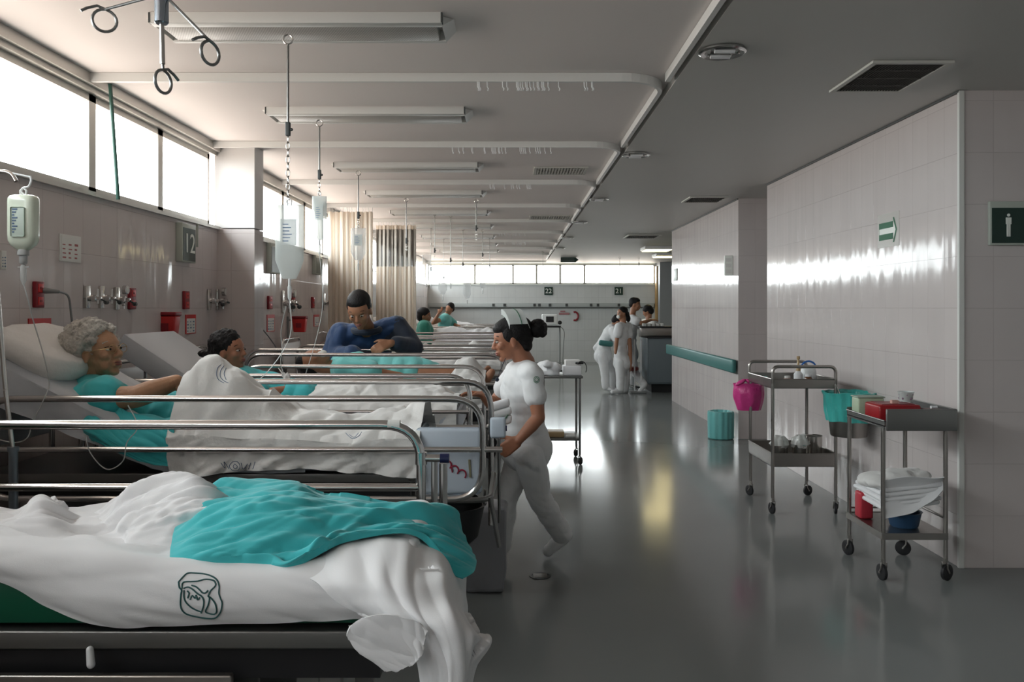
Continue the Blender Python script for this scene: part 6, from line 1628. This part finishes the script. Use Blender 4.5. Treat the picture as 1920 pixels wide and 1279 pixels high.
# ---- dark haired patient in the third bed
C = P(430, 658, 4.93)
J = dict(neck=P(405, 705, 4.95), chest=P(455, 725, 4.95), waist=P(520, 745, 4.95), pelvis=P(575, 752, 4.95), shL=P(425, 722, 5.12), shR=P(430, 728, 4.79), elR=P(495, 742, 4.80), wrR=P(545, 730, 4.86), elL=P(500, 730, 5.2), wrL=P(560, 722, 5.1))
T, R, C = figure('person', 'dark haired patient in a turquoise gown propped up in the third bed', 'skin_n', (C, (.96, -.22, .05), (-.12, -.05, 1), 1.0), J, voxel=.008, hands={'R': ((1, .1, -.3), (.2, -.6, 1), .7, .85)}, legs=False,
    garments=[('top', 'teal', .016, dict(wr=.010, sleeve={'R': .8, 'L': .8}, name='gown', extra=[(P(470, 705, 5.0), .045, P(545, 712, 4.9), .03)]))])
hair_blob(T, C, R, 1.0, [((-.03, 0, .045), (.10, .083, .085)), ((-.02, 0, .075), (.085, .07, .06)), ((-.075, 0, -.01), (.055, .065, .07)), ((-.12, 0, -.015), (.06, .05, .035)), ((-.165, .01, -.01), (.05, .035, .02)), ((.02, 0, .082), (.045, .055, .03))], 'hair', .007, disp=lambda c: .006 * rfold((c.x * 40, c.z * 22 + c.y * 20), 3))

# ---- patient in the fourth bed
C = P(590, 679, 6.05)
J = dict(neck=P(625, 690, 6.08), chest=P(672, 694, 6.08), waist=P(728, 697, 6.08), pelvis=P(775, 700, 6.08), shL=P(640, 682, 6.24), shR=P(645, 692, 5.92), elR=P(700, 700, 5.86), wrR=P(752, 705, 5.9), elL=P(700, 690, 6.3), wrL=P(750, 688, 6.22),
         hipL=P(790, 702, 6.18), hipR=P(790, 704, 5.99), knL=P(850, 697, 6.2), knR=P(850, 702, 5.97), anL=P(905, 708, 6.2), anR=P(912, 712, 5.98), toL=P(915, 692, 6.2), toR=P(922, 698, 5.98))
T, R, C = figure('person', 'patient in a pale aqua gown lying flat under the man in blue', 'skin', (C, (.25, -.35, .9), (-1, 0, .15), .98), J, voxel=.009,
    garments=[('top', 'aqua', .022, dict(wr=.012, sleeve={'R': .9, 'L': .9}, name='gown', extra=[(P(770, 695, 6.05), .12, P(808, 702, 6.05), .10)]))])
hair_blob(T, C, R, .98, [((-.05, 0, .04), (.07, .083, .085)), ((-.03, 0, .08), (.075, .07, .06))], 'hair', .008)
bm = B(); ell(bm, C + R @ Vector((.085, 0, -.045)), (.022, .042, .035), R); obj('face_mask', bm, M['paper'], T, world=True)

# ---- the man in blue leaning over the fourth bed
C = P(674, 582, 6.22)
J = dict(neck=P(688, 618, 6.44), chest=P(690, 655, 6.62), waist=P(695, 700, 6.86), pelvis=P(700, 745, 7.0), ground=Vector((-1.2, 7.0, 0)),
         shL=P(745, 612, 6.52), shR=P(640, 628, 6.46), elL=P(776, 652, 6.42), wrL=P(732, 643, 6.22), elR=P(624, 672, 6.38), wrR=P(668, 668, 6.2),
         hipL=P(724, 750, 7.02), hipR=P(676, 750, 7.02), knL=Vector((-1.08, 7.02, .5)), knR=Vector((-1.30, 7.02, .5)), anL=Vector((-1.08, 7.08, .09)), anR=Vector((-1.30, 7.08, .09)), toL=Vector((-1.07, 6.92, .04)), toR=Vector((-1.31, 6.92, .04)))
T, R, C = figure('person', 'short haired man in blue jacket bending over the fourth bed, head bowed', 'skin', (C, (-.02, -.86, -.50), (-.10, -.45, .88), 1.16), J, voxel=.008, w=1.12, s=1.08,
    hands={'L': ((-.35, -.35, -.15), (.1, -.9, .5), .75, 1.1), 'R': ((.3, -.5, -.3), (0, -.5, .8), .6)},
    garments=[('top', 'blue', .035, dict(wr=.016, sleeve={'R': 1.85}, loose=.022, name='jacket')), ('sleeve', 'navy', .040, dict(side='L', to=.72, wr=.010, name='navy_sleeve', extra=[(J['shL'], .09, P(728, 640, 6.52), .085)])), ('trousers', 'navy', .01, dict(voxel=.014)), ('shoes', 'black', 0)])
hair_blob(T, C, R, 1.16, [((-.03, 0, .045), (.093, .079, .083)), ((-.005, 0, .075), (.082, .070, .052)), ((-.06, 0, .0), (.058, .071, .07)), ((-.01, .064, .035), (.035, .016, .04)), ((-.01, -.064, .035), (.035, .016, .04))], 'hair', .007)
bm = B(); R2 = R
rings = [J['neck'] + Vector((0, -.02, .0)) + Vector((.10 * math.cos(a), .085 * math.sin(a), .02 * math.sin(a))) for a in [2 * PI * k / 24 for k in range(24)]]
tube(bm, rings, .026, 10, closed=True); obj('collar', bm, M['navy'], T, world=True)

# ---- the nurse walking past
C = P(958, 637, 4.86)
J = dict(neck=P(984, 680, 4.9), chest=P(975, 732, 4.88), waist=P(980, 785, 4.88), pelvis=P(986, 828, 4.88), ground=Vector((.1, 4.9, 0)),
         shL=P(997, 703, 4.70), shR=P(965, 698, 5.06), elL=P(1010, 783, 4.66), wrL=P(972, 826, 4.62), elR=P(925, 760, 5.1), wrR=P(905, 740, 4.98),
         hipL=P(990, 850, 4.79), hipR=P(980, 850, 4.97), knL=P(1012, 935, 4.90), anL=P(1055, 1003, 5.06), toL=P(1030, 1030, 5.08),
         knR=P(948, 935, 4.94), anR=P(938, 1024, 4.92), toR=P(915, 1044, 4.92))
T, R, C = figure('person', 'nurse in white uniform and cap striding left past the feet of the beds', 'skin_n', (C, (-.95, -.10, -.20), (-.20, .0, 1), 1.10), J, voxel=.006, w=.95, belly=.01,
    hands={'L': ((-.72, -.05, -.5), (.3, -.9, .2), .85, 1.05), 'R': ((-.8, -.2, .1), (0, .3, 1), .5)},
    garments=[('top', 'uniform', .012, dict(wr=.009, sleeve={'L': .50, 'R': .5}, loose=.004, hem=.03, name='uniform_top')), ('trousers', 'uniform', .006, dict(wr=.010, name='uniform_trousers')), ('shoes', 'whiteplastic', 0)])
S = 1.10
hair_blob(T, C, R, S, [((-.035, 0, .045), (.098, .080, .082)), ((-.01, 0, .068), (.088, .072, .058)), ((.030, 0, .070), (.056, .066, .042)), ((.0, .058, .03), (.045, .02, .045)), ((.0, -.058, .03), (.045, .02, .045)), ((-.06, 0, .0), (.065, .07, .06)), ((-.07, 0, -.045), (.04, .05, .04)), ((-.03, .066, .02), (.04, .014, .03)), ((-.03, -.066, .02), (.04, .014, .03))], 'hair', .006)
hair_blob(T, C, R, S, [((-.155, 0, .03), (.052, .052, .050)), ((-.16, .02, .045), .034), ((-.17, -.01, .01), .034), ((-.125, 0, .035), .028)], 'hair', .006, name='hair_bun', disp=lambda c: .004 * rfold((c.x * 40, c.z * 40), 2))
bm = B()   # folded cap: a stiff band standing over the crown
def W(p): return C + R @ (Vector(p) * S)
ro = []
for k in range(17):
    a = -PI / 2 + PI * k / 16; ro.append([bm.verts.new(W((x + .002 - .02 * abs(math.sin(a)), math.sin(a) * (.080 + e_), .045 + math.cos(a) * (.070 + e_) + h))) for x, h, e_ in ((.022, .014, .012), (.016, .038, .018), (-.078, .022, .018), (-.086, -.010, .006))])
for a, b in zip(ro[:-1], ro[1:]):
    for k in range(3): bm.faces.new((a[k], a[k + 1], b[k + 1], b[k]))
bmesh.ops.solidify(bm, geom=list(bm.faces), thickness=.005)
obj('nurse_cap', bm, M['cap'], T, world=True)
bm = B(); tube(bm, [W((-.045 - .02 * abs(math.sin(a)), math.sin(a) * .100, .045 + math.cos(a) * .089 + .026)) for a in [-PI / 2 + PI * k / 16 for k in range(17)]], .0025, 6); obj('cap_stripe', bm, M['arrowgreen'], T, world=True)
c = P(1006, 712, 4.625); bm = B()
for r_ in (.016, .010): tube(bm, [c + Vector((r_ * math.cos(a), 0, r_ * 1.15 * math.sin(a))) for a in [2 * PI * k / 16 for k in range(16)]], .0018, 6, closed=True)
obj('sleeve_emblem', bm, M['arrowgreen'], T, world=True)
c = P(932, 712, 4.78); bm = B(); ell(bm, c, (.012, .008, .012)); tube(bm, catmull([P(948, 672, 4.80), P(940, 690, 4.76), c], 6), .002, 5); obj('badge', bm, M['navy'], T, world=True)
# folded white linen she carries
t = thing('carried_cloth', 'folded white cloth with a green stripe held against the walking nurse', 'cloth', P(938, 770, 4.68))
bm = B()
for k in range(3): box(bm, -.055, .06, -.03, .03, -.09 + .05 * k, -.04 + .05 * k, .018)
for v in bm.verts: v.co.x += .25 * v.co.z * -.3 + .01 * noise.noise(v.co * 14); v.co.z += .3 * v.co.x
obj('folds', bm, M['linen'], t, angle=70)
bm = B(); tube(bm, [(-.02, -.034, -.10), (.045, -.034, -.02)], .004, 6); obj('stripe', bm, M['arrowgreen'], t)

# ---- the group at the far end
def far(label, H, J, g, **kw):
    return figure('person', label, 'skin', H, J, voxel=.014, garments=g, detail=kw.pop('detail', True), **kw)
Y = 14.9
J = dict(neck=P(1168, 603, Y), chest=P(1166, 628, Y), waist=P(1164, 655, Y), pelvis=P(1166, 675, Y), ground=Vector((1.97, Y, 0)), shL=P(1160, 613, Y - .17), shR=P(1177, 612, Y + .1), elL=P(1156, 640, Y - .2), wrL=P(1154, 662, Y - .3), elR=P(1181, 645, Y - .05), wrR=P(1183, 682, Y - .08),
         hipL=P(1163, 680, Y - .08), hipR=P(1171, 680, Y + .08), knL=P(1163, 705, Y - .1), knR=P(1172, 706, Y + .1), anL=P(1163, 731, Y - .1), anR=P(1172, 732, Y + .12), toL=P(1149, 735, Y - .16), toR=P(1160, 735, Y + .06))
T, R, C = far('nurse in white standing with long dark ponytail, left of the far cabinet', (P(1166, 588, Y), (-.85, -.45, -.1), (0, 0, 1), 1.0), J, [('top', 'uniform', .02, dict(sleeve={'L': .5, 'R': .5}, hem=.06, name='uniform_top')), ('trousers', 'uniform', .01, {}), ('shoes', 'whiteplastic', 0)], hands={'R': ((0, 0, -1), (1, 0, 0), .3)})
hair_blob(T, C, R, 1.0, [((-.03, 0, .045), (.10, .082, .085)), ((-.06, 0, .0), (.07, .07, .07)), ((-.13, -.03, -.03), (.05, .05, .06)), ((-.15, -.03, -.10), (.045, .045, .08))], 'hair', .01)
bm = B(); ell(bm, C + R @ Vector((.085, 0, -.05)), (.025, .045, .035), R); obj('face_mask', bm, M['paper'], T, world=True)
Y = 15.15
J = dict(neck=P(1150, 612, Y), chest=P(1143, 625, Y), waist=P(1133, 642, Y), pelvis=P(1131, 662, Y), ground=Vector((1.7, Y, 0)), shL=P(1150, 620, Y - .17), shR=P(1152, 618, Y + .15), elL=P(1160, 645, Y - .2), wrL=P(1170, 660, Y - .1), elR=P(1160, 645, Y + .2), wrR=P(1172, 655, Y + .1),
         hipL=P(1130, 668, Y - .09), hipR=P(1134, 668, Y + .09), knL=P(1134, 697, Y - .1), knR=P(1148, 697, Y + .1), anL=P(1136, 726, Y - .1), anR=P(1148, 727, Y + .1), toL=P(1146, 731, Y - .15), toR=P(1158, 731, Y + .05))
T, R, C = far('nurse in white with turquoise waist pouch bending forward behind her standing colleague', (P(1158, 604, Y), (.8, 0, -.6), (.6, 0, .8), 1.0), J, [('top', 'uniform', .022, dict(sleeve={'L': .5, 'R': .5}, hem=.05, name='uniform_top', extra=[(P(1118, 652, Y), .06, P(1135, 640, Y), .12)])), ('trousers', 'uniform', .014, {}), ('shoes', 'whiteplastic', 0)])
hair_blob(T, C, R, 1.0, [((-.03, 0, .045), (.10, .082, .085)), ((-.06, 0, .0), (.07, .07, .07))], 'hair', .012)
bm = B(); box(bm, -.13, .13, -.05, .04, -.05, .05, .03); o = obj('waist_pouch', bm, M['bumper'], T, world=False); o.location = P(1136, 644, Y - .22) - T.location; o.rotation_euler = (0, .12, 0)
Y = 15.7
J = dict(neck=P(1186, 590, Y), chest=P(1184, 612, Y), waist=P(1182, 638, Y), pelvis=P(1181, 660, Y), ground=Vector((2.2, Y, 0)), shL=P(1190, 598, Y + .17), shR=P(1187, 599, Y - .17), elL=P(1203, 620, Y + .2), wrL=P(1218, 610, Y), elR=P(1203, 606, Y - .3), wrR=P(1220, 600, Y - .2),
         hipL=P(1182, 665, Y + .09), hipR=P(1182, 665, Y - .09), knL=P(1184, 695, Y + .1), knR=P(1190, 698, 15.35), anL=P(1183, 722, Y + .1), anR=P(1208, 722, 14.95), toL=P(1195, 726, Y + .1), toR=P(1199, 734, 14.9))
T, R, C = far('dark haired man in white standing beyond the nurses, reaching to the right', (P(1191, 571, Y), (.88, -.35, -.15), (0, 0, 1), 1.05), J, [('top', 'uniform', .02, dict(sleeve={'L': .5, 'R': .5}, hem=.06, name='shirt')), ('trousers', 'uniform', .012, {}), ('shoes', 'whiteplastic', 0)], hands={'R': ((1, .1, 0), (0, -.5, 1), .3)})
hair_blob(T, C, R, 1.05, [((-.03, 0, .045), (.10, .082, .085)), ((.0, 0, .08), (.08, .07, .05)), ((-.06, 0, .0), (.065, .07, .07))], 'hair', .011)
Y = 16.5
J = dict(neck=P(1216, 597, Y), chest=P(1220, 620, Y), waist=P(1222, 645, Y), pelvis=P(1222, 665, Y), ground=Vector((2.8, Y, 0)), shL=P(1226, 606, Y - .15), shR=P(1207, 606, Y + .12), elL=P(1228, 628, Y - .25), wrL=P(1216, 632, Y - .4), elR=P(1204, 628, Y), wrR=P(1200, 630, Y - .3),
         hipL=P(1224, 668, Y - .09), hipR=P(1218, 668, Y + .09), knL=P(1224, 690, Y), knR=P(1218, 690, Y + .1), anL=P(1224, 712, Y), anR=P(1218, 712, Y + .1), toL=P(1216, 716, Y - .1), toR=P(1210, 716, Y))
T, R, C = far('person in a cream blouse with black hair standing behind the far cabinet', (P(1214, 584, Y), (-.75, .2, -.35), (-.2, 0, 1), 1.0), J, [('top', 'linen2', .025, dict(sleeve={'L': 1.2, 'R': 1.2}, name='blouse')), ('trousers', 'uniform', .01, {}), ('shoes', 'whiteplastic', 0)], detail=False)
hair_blob(T, C, R, 1.0, [((-.02, 0, .045), (.105, .088, .09)), ((-.06, 0, -.01), (.075, .08, .08))], 'hair', .011)
# patient in green, sitting up in the bed behind the curtains
Y = 12.95
J = dict(neck=P(795, 606, Y), chest=P(797, 622, Y), waist=P(803, 640, Y), pelvis=P(812, 652, Y), shL=P(796, 612, Y + .18), shR=P(796, 613, Y - .18), elR=P(800, 636, Y - .24), wrR=P(820, 640, Y - .25), elL=P(800, 636, Y + .24), wrL=P(820, 640, Y + .2))
T, R, C = far('patient in a green gown sitting up beyond the farther cream curtain', (P(797, 592, Y), (.95, -.25, -.1), (-.1, 0, 1), 1.0), J, [('top', 'greengown', .035, dict(sleeve={'L': 1.1, 'R': 1.1}, name='gown', extra=[(P(795, 640, Y - .25), .09, P(820, 650, Y - .3), .05)]))], legs=False)
hair_blob(T, C, R, 1.0, [((-.03, 0, .045), (.11, .09, .09)), ((-.06, 0, -.01), (.075, .08, .10))], 'hair', .011)
Y = 16.9
J = dict(neck=P(836, 592, Y), chest=P(834, 604, Y), waist=P(832, 618, Y), pelvis=P(834, 630, Y), shL=P(838, 597, Y + .17), shR=P(830, 598, Y - .17), elR=P(812, 606, Y - .3), wrR=P(822, 588, Y - .25), elL=P(850, 608, Y + .2), wrL=P(862, 612, Y - .1))
T, R, C = far('patient in pale aqua near the back wall with one arm raised to the face', (P(843, 579, Y), (-.5, -.8, -.2), (.2, 0, 1), 1.0), J, [('top', 'aqua', .03, dict(sleeve={'L': .9}, name='gown'))], legs=False, hands={'R': ((.6, 0, .8), (0, -1, 0), .4)}, detail=False)
hair_blob(T, C, R, 1.0, [((-.03, 0, .045), (.10, .085, .085)), ((-.06, 0, -.01), (.07, .075, .08))], 'hair', .012)
# ================================================================== light and camera
w = bpy.data.worlds.new('World'); SC.world = w; w.use_nodes = True
nt = w.node_tree; bg = nt.nodes['Background']
bg.inputs['Color'].default_value = (0.95, 0.97, 1.0, 1); bg.inputs['Strength'].default_value = 11.0
g = nt.nodes.new('ShaderNodeTexCoord'); sp = nt.nodes.new('ShaderNodeSeparateXYZ'); cr = nt.nodes.new('ShaderNodeValToRGB')
nt.links.new(g.outputs['Generated'], sp.inputs[0])          # overcast sky over darker ground
mp = nt.nodes.new('ShaderNodeMapRange'); mp.inputs['From Min'].default_value = -.12; mp.inputs['From Max'].default_value = .04
nt.links.new(sp.outputs['Z'], mp.inputs['Value']); nt.links.new(mp.outputs['Result'], cr.inputs['Fac'])
cr.color_ramp.elements[0].color = (.44, .365, .32, 1); cr.color_ramp.elements[1].color = (.97, .985, 1.0, 1)
nt.links.new(cr.outputs['Color'], bg.inputs['Color'])
def portal(loc, rot, sx, sy):
    l = bpy.data.lights.new('window_portal', 'AREA'); l.shape = 'RECTANGLE'; l.size = sx; l.size_y = sy
    l.cycles.is_portal = True
    o = bpy.data.objects.new('window_portal', l); COL.objects.link(o); o.location = loc; o.rotation_euler = rot
portal((-2.60, 1.7, 2.52), (PI / 2, 0, -PI / 2), 10.2, .62)
portal((-2.60, 15.3, 2.52), (PI / 2, 0, -PI / 2), 16.6, .62)
portal((.8, YB + .12, 2.53), (-PI / 2, 0, 0), 6.6, .58)
cam = bpy.data.cameras.new('camera'); co = bpy.data.objects.new('camera', cam); COL.objects.link(co)
co.location = (0, 0, CAMZ); co.rotation_euler = (PI / 2, 0, 0)
cam.sensor_width = 36; cam.lens = F / 1920 * 36; cam.shift_x = -2 / 1920; cam.shift_y = -61.5 / 1920
cam.clip_start = .05; cam.clip_end = 200
SC.camera = co
vs = SC.view_settings; vs.view_transform = 'Standard'; vs.look = 'None'; vs.gamma = 1; vs.exposure = 0.68; vs.use_curve_mapping = False
SC.cycles.use_denoising = True
SC.cycles.max_bounces = 10; SC.cycles.diffuse_bounces = 6; SC.cycles.glossy_bounces = 5; SC.cycles.transparent_max_bounces = 16
SC.cycles.sample_clamp_indirect = 8
SC.cycles.caustics_reflective = False; SC.cycles.caustics_refractive = False
bpy.data.scenes.remove(TS)
